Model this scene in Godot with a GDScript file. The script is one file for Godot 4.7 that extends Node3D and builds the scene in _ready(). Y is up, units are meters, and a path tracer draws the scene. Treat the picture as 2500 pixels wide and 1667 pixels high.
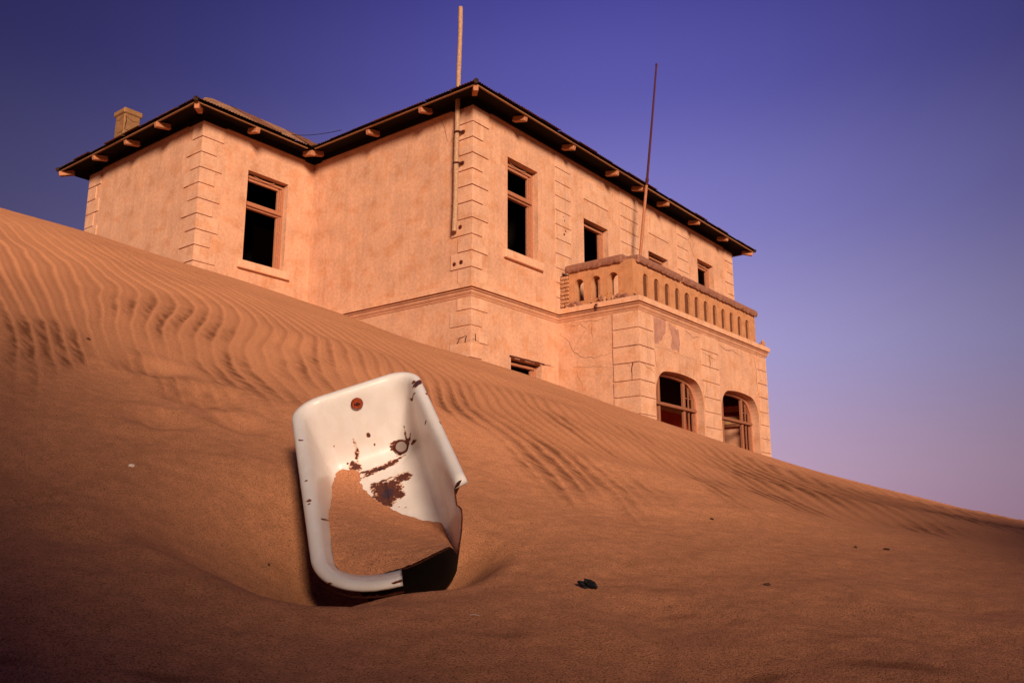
extends Node3D

# ------------------------------------------------------------------ numbers
const EXPO := 3.5
const HOUSE_ANGLE := 37.978          # degrees between the long facade and the line of sight
const HOUSE_AT := Vector3(-0.8372, 0.0, -17.4)
const TUB_AT := Vector3(-1.2226, 0.6751, -4.81)
const TUB_W := Vector3(0.93793, 0.33083, -0.10407)
const TUB_L := Vector3(-0.28196, 0.5527, -0.78423)
const TUB_N := Vector3(-0.20193, 0.7649, 0.61168)
const TUB_LEN := 1.77
const TUB_HALF := 0.36

var rng := RandomNumberGenerator.new()
var n_big := FastNoiseLite.new()
var n_mid := FastNoiseLite.new()
var n_rip := FastNoiseLite.new()
var M := {}
var house: Node3D

# ------------------------------------------------------------------ main
func _ready() -> void:
	rng.seed = 7
	var cam := Camera3D.new()
	cam.name = "camera"
	cam.fov = 42.30
	cam.near = 0.05
	cam.far = 4000.0
	cam.rotation_degrees = Vector3(12.216, 0, 0)
	add_child(cam)
	cam.current = true

	var env := Environment.new()
	env.background_mode = Environment.BG_SKY
	var sky := Sky.new()
	sky.sky_material = dusk_sky()
	env.sky = sky
	env.tonemap_mode = Environment.TONE_MAPPER_LINEAR
	env.tonemap_exposure = EXPO
	env.sdfgi_enabled = true
	env.ssao_enabled = true
	env.ssil_enabled = true
	var we := WorldEnvironment.new()
	we.name = "world_environment"
	we.environment = env
	add_child(we)

	var sun := DirectionalLight3D.new()
	sun.name = "sun"
	sun.light_energy = 0.5
	sun.light_color = Color(1.0, 0.895, 0.79)
	sun.light_angular_distance = 14.0
	sun.shadow_enabled = true
	add_child(sun)
	var el := deg_to_rad(16.0)
	var az := deg_to_rad(14.0)   # to the right of straight behind the camera
	var to_sun := Vector3(sin(az) * cos(el), sin(el), cos(az) * cos(el))
	sun.look_at_from_position(Vector3.ZERO, -to_sun, Vector3.UP)

	noises()
	materials()
	build_sand()
	build_house()
	build_poles()
	build_tub()
	build_small_things()

func dusk_sky() -> PanoramaSkyMaterial:
	var stops := [[-90.0, 150, 110, 130], [-1.0, 190, 148, 172], [4.0, 192, 162, 190], [11.0, 168, 159, 209], [20.0, 127, 122, 192], [28.0, 90, 87, 167], [36.0, 64, 61, 142], [60.0, 42, 42, 112], [90.0, 34, 34, 96]]
	var w := 512
	var h := 256
	var im := Image.create(w, h, false, Image.FORMAT_RGBF)
	for j in h:
		var e := 90.0 - (j + 0.5) / h * 180.0
		var k := 0
		while k < stops.size() - 2 and e > stops[k + 1][0]:
			k += 1
		var t := clampf((e - stops[k][0]) / (stops[k + 1][0] - stops[k][0]), 0.0, 1.0)
		t = t * t * (3.0 - 2.0 * t) * 0.35 + t * 0.65
		var a := Color8(stops[k][1], stops[k][2], stops[k][3]).srgb_to_linear()
		var b := Color8(stops[k + 1][1], stops[k + 1][2], stops[k + 1][3]).srgb_to_linear()
		var c := a.lerp(b, t)
		for i in w:
			var az := (i + 0.5) / w * 360.0
			var d := wrapf(az - 7.0, -180.0, 180.0)
			var f := 0.22 + 0.82 * exp(-pow(d / 25.0, 2.0))
			im.set_pixel(i, j, Color(c.r * f / EXPO, c.g * f / EXPO, c.b * f / EXPO))
	var m := PanoramaSkyMaterial.new()
	m.panorama = ImageTexture.create_from_image(im)
	return m

func noises() -> void:
	n_big.seed = 3
	n_big.noise_type = FastNoiseLite.TYPE_SIMPLEX_SMOOTH
	n_big.frequency = 0.28
	n_big.fractal_octaves = 2
	n_mid.seed = 11
	n_mid.noise_type = FastNoiseLite.TYPE_SIMPLEX_SMOOTH
	n_mid.frequency = 1.3
	n_mid.fractal_octaves = 3
	n_rip.seed = 5
	n_rip.noise_type = FastNoiseLite.TYPE_SIMPLEX_SMOOTH
	n_rip.frequency = 0.42
	n_rip.fractal_octaves = 3

# ------------------------------------------------------------------ materials
func noise_bytes(sd: int, freq: float, oct: int, w := 1024, h := 1024) -> PackedByteArray:
	var n := FastNoiseLite.new()
	n.seed = sd
	n.noise_type = FastNoiseLite.TYPE_SIMPLEX_SMOOTH
	n.frequency = freq
	n.fractal_octaves = oct
	var im := n.get_seamless_image(w, h)
	if w != 1024 or h != 1024:
		im.resize(1024, 1024, Image.INTERPOLATE_CUBIC)
	im.convert(Image.FORMAT_L8)
	return im.get_data()

func enc(v: float) -> int:
	return int(clampf(pow(maxf(v, 0.0), 1.0 / 2.2), 0.0, 1.0) * 255.0)

func tex(d: PackedByteArray, w := 1024, h := 1024) -> ImageTexture:
	return ImageTexture.create_from_image(Image.create_from_data(w, h, false, Image.FORMAT_RGB8, d))

func bump_tex(d: PackedByteArray, strength: float, w := 1024, h := 1024) -> ImageTexture:
	var im := Image.create_from_data(w, h, false, Image.FORMAT_L8, d)
	im.convert(Image.FORMAT_RGB8)
	im.bump_map_to_normal_map(strength)
	return ImageTexture.create_from_image(im)

func mat(c: Color, rough := 0.9) -> StandardMaterial3D:
	var m := StandardMaterial3D.new()
	m.albedo_color = c.linear_to_srgb()
	m.roughness = rough
	m.metallic_specular = 0.3
	return m

func with_tex(m: StandardMaterial3D, t: Texture2D, metres: float, nm: Texture2D = null, ns := 1.0) -> StandardMaterial3D:
	m.albedo_texture = t
	m.uv1_triplanar = true
	m.uv1_scale = Vector3.ONE / metres
	m.uv1_triplanar_sharpness = 8.0
	if nm:
		m.normal_enabled = true
		m.normal_texture = nm
		m.normal_scale = ns
	return m

func materials() -> void:
	# plaster: mottled, with vertical wash streaks, orange dust stains and pits
	var a := noise_bytes(1, 0.006, 5)
	var b := noise_bytes(2, 0.05, 4)
	var s := noise_bytes(4, 0.03, 3, 1024, 48)
	var o := noise_bytes(6, 0.009, 4)
	var f := noise_bytes(9, 0.25, 2)
	var d := PackedByteArray()
	d.resize(1024 * 1024 * 3)
	for i in 1024 * 1024:
		var v := 0.80 + 0.20 * (a[i] / 255.0 - 0.5) + 0.22 * (b[i] / 255.0 - 0.5) + 0.10 * (s[i] / 255.0 - 0.5) + 0.10 * (f[i] / 255.0 - 0.5)
		if f[i] < 44:
			v *= 0.80
		var st := clampf((o[i] / 255.0 - 0.52) * 4.0, 0.0, 1.0)
		d[i * 3] = enc(v * (1.0 - 0.05 * st))
		d[i * 3 + 1] = enc(v * (1.0 - 0.14 * st))
		d[i * 3 + 2] = enc(v * (1.0 - 0.24 * st))
	var pt := tex(d)
	var pn := bump_tex(f, 3.0)
	M.plaster = with_tex(mat(Color(0.765, 0.408, 0.255), 0.95), pt, 5.0, pn, 0.35)
	M.block = with_tex(mat(Color(0.80, 0.445, 0.285), 0.95), pt, 3.7, pn, 0.35)
	M.trim = with_tex(mat(Color(0.86, 0.47, 0.295), 0.95), pt, 2.9, pn, 0.35)
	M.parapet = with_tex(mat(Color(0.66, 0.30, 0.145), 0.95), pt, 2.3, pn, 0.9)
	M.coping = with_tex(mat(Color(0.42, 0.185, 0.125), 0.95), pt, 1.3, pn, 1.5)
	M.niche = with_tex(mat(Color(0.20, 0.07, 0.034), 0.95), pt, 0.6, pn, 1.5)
	M.brick = with_tex(mat(Color(0.66, 0.32, 0.17), 0.95), pt, 0.9, pn, 1.5)
	M.patch = with_tex(mat(Color(0.55, 0.275, 0.20), 0.95), pt, 2.0, pn, 0.6)
	M.chimney = with_tex(mat(Color(0.40, 0.20, 0.09), 0.95), pt, 1.7, pn, 1.5)
	M.crack = mat(Color(0.10, 0.025, 0.012), 1.0)
	M.hole = mat(Color(0.03, 0.012, 0.008), 1.0)
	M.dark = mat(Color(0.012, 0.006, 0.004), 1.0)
	M.dark_room = mat(Color(0.012, 0.008, 0.006), 1.0)  # near-black: shade of the unlit upper rooms put into the colour
	M.red_paint = with_tex(mat(Color(0.62, 0.06, 0.014), 0.8), pt, 2.1)
	M.red_band = with_tex(mat(Color(0.22, 0.02, 0.008), 0.8), pt, 2.1)
	M.cream = with_tex(mat(Color(0.72, 0.42, 0.2), 0.9), pt, 2.4)
	M.upper_dark = with_tex(mat(Color(0.06, 0.022, 0.012), 0.9), pt, 1.6)
	# weathered wood
	var g := noise_bytes(21, 0.12, 4, 1024, 40)
	var g2 := noise_bytes(22, 0.02, 4)
	for i in 1024 * 1024:
		var v := 0.62 + 0.62 * (g[i] / 255.0 - 0.5) + 0.4 * (g2[i] / 255.0 - 0.5)
		d[i * 3] = enc(v)
		d[i * 3 + 1] = enc(v * (0.94 + 0.1 * g2[i] / 255.0))
		d[i * 3 + 2] = enc(v * 0.95)
	var wt := tex(d)
	var wn := bump_tex(g, 4.0)
	M.pole = with_tex(mat(Color(0.72, 0.43, 0.27), 0.9), wt, 0.8, wn, 1.0)
	M.rafter = with_tex(mat(Color(0.74, 0.30, 0.155), 0.9), wt, 0.5, wn, 1.0)
	M.batten = with_tex(mat(Color(0.50, 0.24, 0.12), 0.9), wt, 0.5, wn, 1.0)
	M.frame = with_tex(mat(Color(0.70, 0.275, 0.15), 0.85), wt, 0.6, wn, 1.0)
	M.old_frame = with_tex(mat(Color(0.50, 0.19, 0.105), 0.9), wt, 0.35, wn, 1.5)
	# rust and corrugated iron
	for i in 1024 * 1024:
		var v := 0.55 + 0.9 * (b[i] / 255.0 - 0.5) + 0.5 * (a[i] / 255.0 - 0.5)
		d[i * 3] = enc(v)
		d[i * 3 + 1] = enc(v * (0.7 + 0.3 * o[i] / 255.0))
		d[i * 3 + 2] = enc(v * (0.6 + 0.4 * o[i] / 255.0))
	var rt := tex(d)
	M.iron = with_tex(mat(Color(0.46, 0.27, 0.17), 0.75), rt, 1.9)
	M.iron_dark = with_tex(mat(Color(0.30, 0.14, 0.085), 0.8), rt, 1.4)
	M.cap_iron = with_tex(mat(Color(0.055, 0.028, 0.02), 0.8), rt, 1.4)
	M.rust = with_tex(mat(Color(0.26, 0.055, 0.03), 0.8), rt, 0.5)
	M.rust_disc = with_tex(mat(Color(0.62, 0.13, 0.05), 0.6), rt, 0.12)
	M.rust_edge = with_tex(mat(Color(0.15, 0.038, 0.02), 0.9), rt, 0.1)
	M.dark_rust = with_tex(mat(Color(0.14, 0.035, 0.03), 0.85), rt, 0.25)
	M.wire = mat(Color(0.02, 0.015, 0.015), 0.7)
	M.tub_black = with_tex(mat(Color(0.010, 0.008, 0.008), 0.7), rt, 0.4)
	M.coal = mat(Color(0.012, 0.012, 0.013), 0.5)
	M.pebble = mat(Color(0.10, 0.045, 0.03), 0.9)
	M.shell = mat(Color(0.8, 0.7, 0.6), 0.6)
	M.grey_pipe = mat(Color(0.28, 0.22, 0.20), 0.8)
	# sand: single grains, some dark, a few bright
	var gr := RandomNumberGenerator.new()
	gr.seed = 99
	var q := noise_bytes(31, 0.16, 3)
	var nb := PackedByteArray()
	nb.resize(1024 * 1024)
	for i in 1024 * 1024:
		var r := gr.randf()
		var v := 0.84 + 0.50 * (r - 0.5) + 0.12 * (q[i] / 255.0 - 0.5)
		if r < 0.10:
			v = 0.26
		elif r > 0.98:
			v = 1.15
		nb[i] = int(clampf(v, 0.0, 1.0) * 200.0 + 0.2 * q[i])
		d[i * 3] = enc(v)
		d[i * 3 + 1] = enc(v * (0.97 + 0.06 * (r - 0.5)))
		d[i * 3 + 2] = enc(v * 0.96)
	var gt := tex(d)
	var gn := bump_tex(nb, 3.0)
	M.sand = with_tex(mat(Color(1, 1, 1), 1.0), gt, 2.6, gn, 0.8)
	M.sand.uv1_world_triplanar = true
	M.sand.uv1_triplanar_sharpness = 4.0
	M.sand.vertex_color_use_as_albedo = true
	M.sand.metallic_specular = 0.15
	M.tub_sand = with_tex(mat(Color(0.70, 0.305, 0.155), 1.0), gt, 2.6, gn, 0.8)
	M.tub_sand.uv1_world_triplanar = true

# ------------------------------------------------------------------ mesh helpers
func begin() -> SurfaceTool:
	var st := SurfaceTool.new()
	st.begin(Mesh.PRIMITIVE_TRIANGLES)
	return st

func tri(st: SurfaceTool, a: Vector3, b: Vector3, c: Vector3, hint: Vector3) -> void:
	var n := (c - a).cross(b - a)
	if n.length_squared() < 1e-16:
		return
	if n.dot(hint) < 0.0:
		var t := b
		b = c
		c = t
		n = -n
	n = n.normalized()
	st.set_normal(n)
	st.add_vertex(a)
	st.set_normal(n)
	st.add_vertex(b)
	st.set_normal(n)
	st.add_vertex(c)

func quad(st: SurfaceTool, a: Vector3, b: Vector3, c: Vector3, d: Vector3, hint: Vector3) -> void:
	tri(st, a, b, c, hint)
	tri(st, a, c, d, hint)

func mk(called: String, st: SurfaceTool, m: Material, parent: Node) -> MeshInstance3D:
	var o := MeshInstance3D.new()
	o.name = called
	o.mesh = st.commit()
	o.material_override = m
	parent.add_child(o, true)
	return o

func tag(o: Node, label: String, category := "", group := "", kind := "") -> void:
	if label:
		o.set_meta("label", label)
	if category:
		o.set_meta("category", category)
	if group:
		o.set_meta("group", group)
	if kind:
		o.set_meta("kind", kind)

func face(o: Vector3, u: Vector3, n: Vector3) -> Transform3D:
	return Transform3D(Basis(u, Vector3.UP, n), o)

# box between lo and hi in T's axes, edges chamfered by bv
func box(st: SurfaceTool, T: Transform3D, lo: Vector3, hi: Vector3, bv := 0.0) -> void:
	var c := (lo + hi) / 2.0
	var h := (hi - lo) / 2.0
	bv = minf(bv, minf(h.x, minf(h.y, h.z)) * 0.9)
	for ax in 3:
		var u := (ax + 1) % 3
		var v := (ax + 2) % 3
		for s: float in [-1.0, 1.0]:
			var p := []
			for k: Array in [[-1, -1], [1, -1], [1, 1], [-1, 1]]:
				var q := Vector3.ZERO
				q[ax] = s * h[ax]
				q[u] = k[0] * (h[u] - bv)
				q[v] = k[1] * (h[v] - bv)
				p.append(T * (c + q))
			var n := Vector3.ZERO
			n[ax] = s
			quad(st, p[0], p[1], p[2], p[3], T.basis * n)
	if bv <= 0.0:
		return
	for ax in 3:      # chamfers along axis ax
		var u := (ax + 1) % 3
		var v := (ax + 2) % 3
		for su: float in [-1.0, 1.0]:
			for sv: float in [-1.0, 1.0]:
				var p := []
				for k: Array in [[-1, 0], [1, 0], [1, 1], [-1, 1]]:
					var q := Vector3.ZERO
					q[ax] = k[0] * (h[ax] - bv)
					q[u] = su * (h[u] - (bv if k[1] == 0 else 0.0))
					q[v] = sv * (h[v] - (0.0 if k[1] == 0 else bv))
					p.append(T * (c + q))
				var n := Vector3.ZERO
				n[u] = su
				n[v] = sv
				quad(st, p[0], p[1], p[2], p[3], T.basis * n)
	for sx: float in [-1.0, 1.0]:
		for sy: float in [-1.0, 1.0]:
			for sz: float in [-1.0, 1.0]:
				var sg := Vector3(sx, sy, sz)
				var p := []
				for ax in 3:
					var q := sg * (h - Vector3.ONE * bv)
					q[ax] = sg[ax] * h[ax]
					p.append(T * (c + q))
				tri(st, p[0], p[1], p[2], T.basis * sg)

func tube(st: SurfaceTool, pts: Array, rads: Array, sides := 10, caps := true) -> void:
	var rings := []
	var norms := []
	for i in pts.size():
		var dir: Vector3 = (pts[mini(i + 1, pts.size() - 1)] - pts[maxi(i - 1, 0)]).normalized()
		var side := dir.cross(Vector3.UP if absf(dir.y) < 0.9 else Vector3.RIGHT).normalized()
		var up := side.cross(dir).normalized()
		var ring := []
		var nr := []
		for k in sides:
			var an := TAU * k / sides
			var n := side * cos(an) + up * sin(an)
			ring.append(pts[i] + n * rads[mini(i, rads.size() - 1)])
			nr.append(n)
		rings.append(ring)
		norms.append(nr)
	for i in pts.size() - 1:
		for k in sides:
			var k2 := (k + 1) % sides
			var idx := [[i, k], [i, k2], [i + 1, k2], [i, k], [i + 1, k2], [i + 1, k]]
			for t in 2:
				var A: Array = idx[t * 3]
				var B: Array = idx[t * 3 + 1]
				var C: Array = idx[t * 3 + 2]
				var pa: Vector3 = rings[A[0]][A[1]]
				var pb: Vector3 = rings[B[0]][B[1]]
				var pc: Vector3 = rings[C[0]][C[1]]
				var na: Vector3 = norms[A[0]][A[1]]
				if (pc - pa).cross(pb - pa).dot(na) < 0.0:
					var x := B
					B = C
					C = x
				for e: Array in [A, B, C]:
					st.set_normal(norms[e[0]][e[1]])
					st.add_vertex(rings[e[0]][e[1]])
	if caps:
		for e: int in [0, pts.size() - 1]:
			var dir2: Vector3 = (pts[e] - pts[1 if e == 0 else e - 1]).normalized()
			for k in range(1, sides - 1):
				tri(st, rings[e][0], rings[e][k], rings[e][k + 1], dir2)

func rock(st: SurfaceTool, T: Transform3D, size: Vector3, sd: int, rough := 0.35, levels := 2) -> void:
	var vs := [Vector3.UP, Vector3.DOWN, Vector3.LEFT, Vector3.RIGHT, Vector3.FORWARD, Vector3.BACK]
	var tris := []
	for x: int in [2, 3]:
		for y: int in [0, 1]:
			for z: int in [4, 5]:
				tris.append([vs[x], vs[y], vs[z]])
	for l in levels:
		var nt := []
		for t: Array in tris:
			var ab: Vector3 = ((t[0] + t[1]) / 2.0).normalized()
			var bc: Vector3 = ((t[1] + t[2]) / 2.0).normalized()
			var ca: Vector3 = ((t[2] + t[0]) / 2.0).normalized()
			nt.append_array([[t[0], ab, ca], [ab, t[1], bc], [ca, bc, t[2]], [ab, bc, ca]])
		tris = nt
	var n := FastNoiseLite.new()
	n.seed = sd
	n.frequency = 0.9
	n.fractal_octaves = 3
	for t: Array in tris:
		var p := []
		for v: Vector3 in t:
			p.append(T * (v * size * 0.5 * (1.0 + rough * 1.6 * n.get_noise_3dv(v * 1.7))))
		tri(st, p[0], p[1], p[2], T.basis * (t[0] + t[1] + t[2]))

# top of an opening with rounded corners at u
func open_top(o: Dictionary, u: float) -> float:
	var w: float = o.b - o.a
	var r: float = o.get("r", 0.0)
	var y: float = o.y1 - o.get("rise", 0.0) * pow((u - (o.a + o.b) / 2.0) / (w / 2.0), 2.0)
	var e := maxf(minf(u - o.a, o.b - u), 0.0)
	if r > 0.0 and e < r:
		y -= r - sqrt(maxf(r * r - (r - e) * (r - e), 0.0))
	return y

# wall of thickness th behind the face plane of T, with openings
func wall(st: SurfaceTool, T: Transform3D, u0: float, u1: float, y0: float, y1: float, th: float, openings: Array) -> void:
	var br := [u0, u1]
	for o: Dictionary in openings:
		br.append_array([o.a, o.b])
		var r: float = o.get("r", 0.0)
		if r > 0.0:
			for k in range(1, 8):
				var an := PI / 2.0 * k / 7.0
				br.append_array([o.a + r * (1.0 - cos(an)), o.b - r * (1.0 - cos(an))])
			for k in range(1, 8):
				br.append(lerpf(o.a + r, o.b - r, k / 8.0))
	br.sort()
	for i in br.size() - 1:
		var a: float = br[i]
		var b: float = br[i + 1]
		if b - a < 1e-4:
			continue
		var m := (a + b) / 2.0
		var here := []
		for o: Dictionary in openings:
			if m > o.a and m < o.b:
				here.append(o)
		here.sort_custom(func(p, q): return p.y0 < q.y0)
		var la := y0
		var lb := y0
		for k in here.size() + 1:
			var ha := y1
			var hb := y1
			if k < here.size():
				ha = here[k].y0
				hb = ha
			if ha > la + 1e-4 or hb > lb + 1e-4:
				quad(st, T * Vector3(a, la, 0), T * Vector3(b, lb, 0), T * Vector3(b, hb, 0), T * Vector3(a, ha, 0), T.basis.z)
				quad(st, T * Vector3(a, la, -th), T * Vector3(b, lb, -th), T * Vector3(b, hb, -th), T * Vector3(a, ha, -th), -T.basis.z)
				quad(st, T * Vector3(a, ha, 0), T * Vector3(b, hb, 0), T * Vector3(b, hb, -th), T * Vector3(a, ha, -th), Vector3.UP)
			if k < here.size():
				la = open_top(here[k], a + 1e-6)
				lb = open_top(here[k], b - 1e-6)
				quad(st, T * Vector3(a, la, 0), T * Vector3(b, lb, 0), T * Vector3(b, lb, -th), T * Vector3(a, la, -th), Vector3.DOWN)
	for o: Dictionary in openings:
		for s: int in [0, 1]:
			var u: float = o.b if s else o.a
			var t := open_top(o, u)
			quad(st, T * Vector3(u, o.y0, 0), T * Vector3(u, t, 0), T * Vector3(u, t, -th), T * Vector3(u, o.y0, -th), T.basis.x * (-1.0 if s else 1.0))
	for s: int in [0, 1]:
		var u := u1 if s else u0
		quad(st, T * Vector3(u, y0, 0), T * Vector3(u, y1, 0), T * Vector3(u, y1, -th), T * Vector3(u, y0, -th), T.basis.x * (1.0 if s else -1.0))

# thin jagged groove line drawn as a fine ridge-deep ribbon on a face
func crack(parent: Node, T: Transform3D, pts: Array, d: float, w0: float, sd: int, m: Material = null) -> void:
	var r := RandomNumberGenerator.new()
	r.seed = sd
	var path := []
	for i in pts.size() - 1:
		var a: Vector2 = pts[i]
		var b: Vector2 = pts[i + 1]
		var n := maxi(2, int(a.distance_to(b) / 0.06))
		for k in n:
			var p := a.lerp(b, float(k) / n)
			path.append(p + Vector2(r.randf_range(-1, 1), r.randf_range(-1, 1)) * 0.018)
	path.append(pts[-1])
	var st := begin()
	for i in path.size() - 1:
		var a: Vector2 = path[i]
		var b: Vector2 = path[i + 1]
		var t := (b - a).normalized().orthogonal()
		var wa := w0 * (0.35 + 0.65 * sin(PI * clampf((i + 0.5) / path.size(), 0.05, 0.95))) * 0.5
		var wb := w0 * (0.35 + 0.65 * sin(PI * clampf((i + 1.5) / path.size(), 0.05, 0.95))) * 0.5
		var p := [a - t * wa, b - t * wb, b + t * wb, a + t * wa]
		var q := []
		for v: Vector2 in p:
			q.append(T * Vector3(v.x, v.y, d))
		quad(st, q[0], q[1], q[2], q[3], T.basis.z)
	mk("crack", st, m if m else M.crack, parent)

# irregular flat flake of old render on a face
func flake(parent: Node, T: Transform3D, pts: Array, d: float, sd: int, m: Material) -> void:
	var r := RandomNumberGenerator.new()
	r.seed = sd
	var poly := PackedVector2Array()
	for i in pts.size():
		var a: Vector2 = pts[i]
		var b: Vector2 = pts[(i + 1) % pts.size()]
		for k in 5:
			poly.append(a.lerp(b, k / 5.0) + Vector2(r.randf_range(-1, 1), r.randf_range(-1, 1)) * 0.025)
	var idx := Geometry2D.triangulate_polygon(poly)
	var st := begin()
	for i in range(0, idx.size(), 3):
		var q := []
		for k in 3:
			var v := poly[idx[i + k]]
			q.append(T * Vector3(v.x, v.y, d))
		tri(st, q[0], q[1], q[2], T.basis.z)
	mk("bare_render", st, m, parent)

# ------------------------------------------------------------------ sand
const PH := [-31.54, -26.98, -22.09, -17.47, -13.17, -11.04, -6.78, -2.71, 1.86, 6.77, 9.32, 12.33, 15.6, 19.71, 23.4, 26.88, 29.61, 40.0, 60.0]
const TE := [0.3243, 0.3124, 0.2937, 0.2754, 0.2545, 0.2435, 0.2176, 0.1974, 0.1724, 0.1402, 0.1238, 0.1046, 0.0839, 0.0592, 0.0402, 0.0226, 0.0092, -0.03, -0.06]
const RPH := [-180.0, -150.0, -115.0, -80.0, -45.0, 45.0, 75.0, 105.0, 125.0, 145.0, 160.0, 170.0, 180.0]
const RCR := [6.2, 6.5, 5.6, 4.4, 3.0, 2.0, 3.2, 4.6, 4.2, 3.25, 3.3, 4.6, 6.4]  # unseen rear ridge heights, added and shaped to shade foreground and sides
const RP := [-31.5, -22.0, -13.0, -4.0, 5.0, 9.0, 15.0, 22.0, 30.0, 60.0]
const RC := [16.5, 16.5, 15.8, 15.0, 15.3, 16.0, 18.0, 20.0, 22.0, 24.0]

func table(xs: Array, ys: Array, x: float) -> float:
	if x <= xs[0]:
		return ys[0]
	var n := xs.size()
	if x >= xs[n - 1]:
		return ys[n - 1]
	var k := 0
	while x > xs[k + 1]:
		k += 1
	# monotone-ish cubic
	var h: float = xs[k + 1] - xs[k]
	var t: float = (x - xs[k]) / h
	var s: float = (ys[k + 1] - ys[k]) / h
	var m0: float = s if k == 0 else (s + (ys[k] - ys[k - 1]) / (xs[k] - xs[k - 1])) / 2.0
	var m1: float = s if k == n - 2 else (s + (ys[k + 2] - ys[k + 1]) / (xs[k + 2] - xs[k + 1])) / 2.0
	var t2 := t * t
	var t3 := t2 * t
	return (2 * t3 - 3 * t2 + 1) * ys[k] + (t3 - 2 * t2 + t) * h * m0 + (3 * t2 - 2 * t3) * ys[k + 1] + (t3 - t2) * h * m1

# per-direction dune profile: [crest distance, crest height, crest slope, foot height, slope in, slope out, back level]
func profile(deg: float) -> Array:
	var te := table(PH, TE, deg)
	var rc := table(RP, RC, deg)
	var hc := te * rc
	var h0 := -0.41 - 0.0025 * clampf(deg, -40, 40)
	var s0 := 0.19 - 0.0030 * clampf(deg, -40, 40)
	var m0 := s0 * (rc - 2.4)
	var m1 := te * (rc - 2.4)
	return [rc, hc, te, h0, m0, m1, hc * 0.25 - 0.6, s0]

func smooth(a: float, b: float, x: float) -> float:
	var t := clampf((x - a) / (b - a), 0.0, 1.0)
	return t * t * (3.0 - 2.0 * t)

var dark_out := 0.0   # dark heavy sand plus painted ripple shade at the last point asked for

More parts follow.
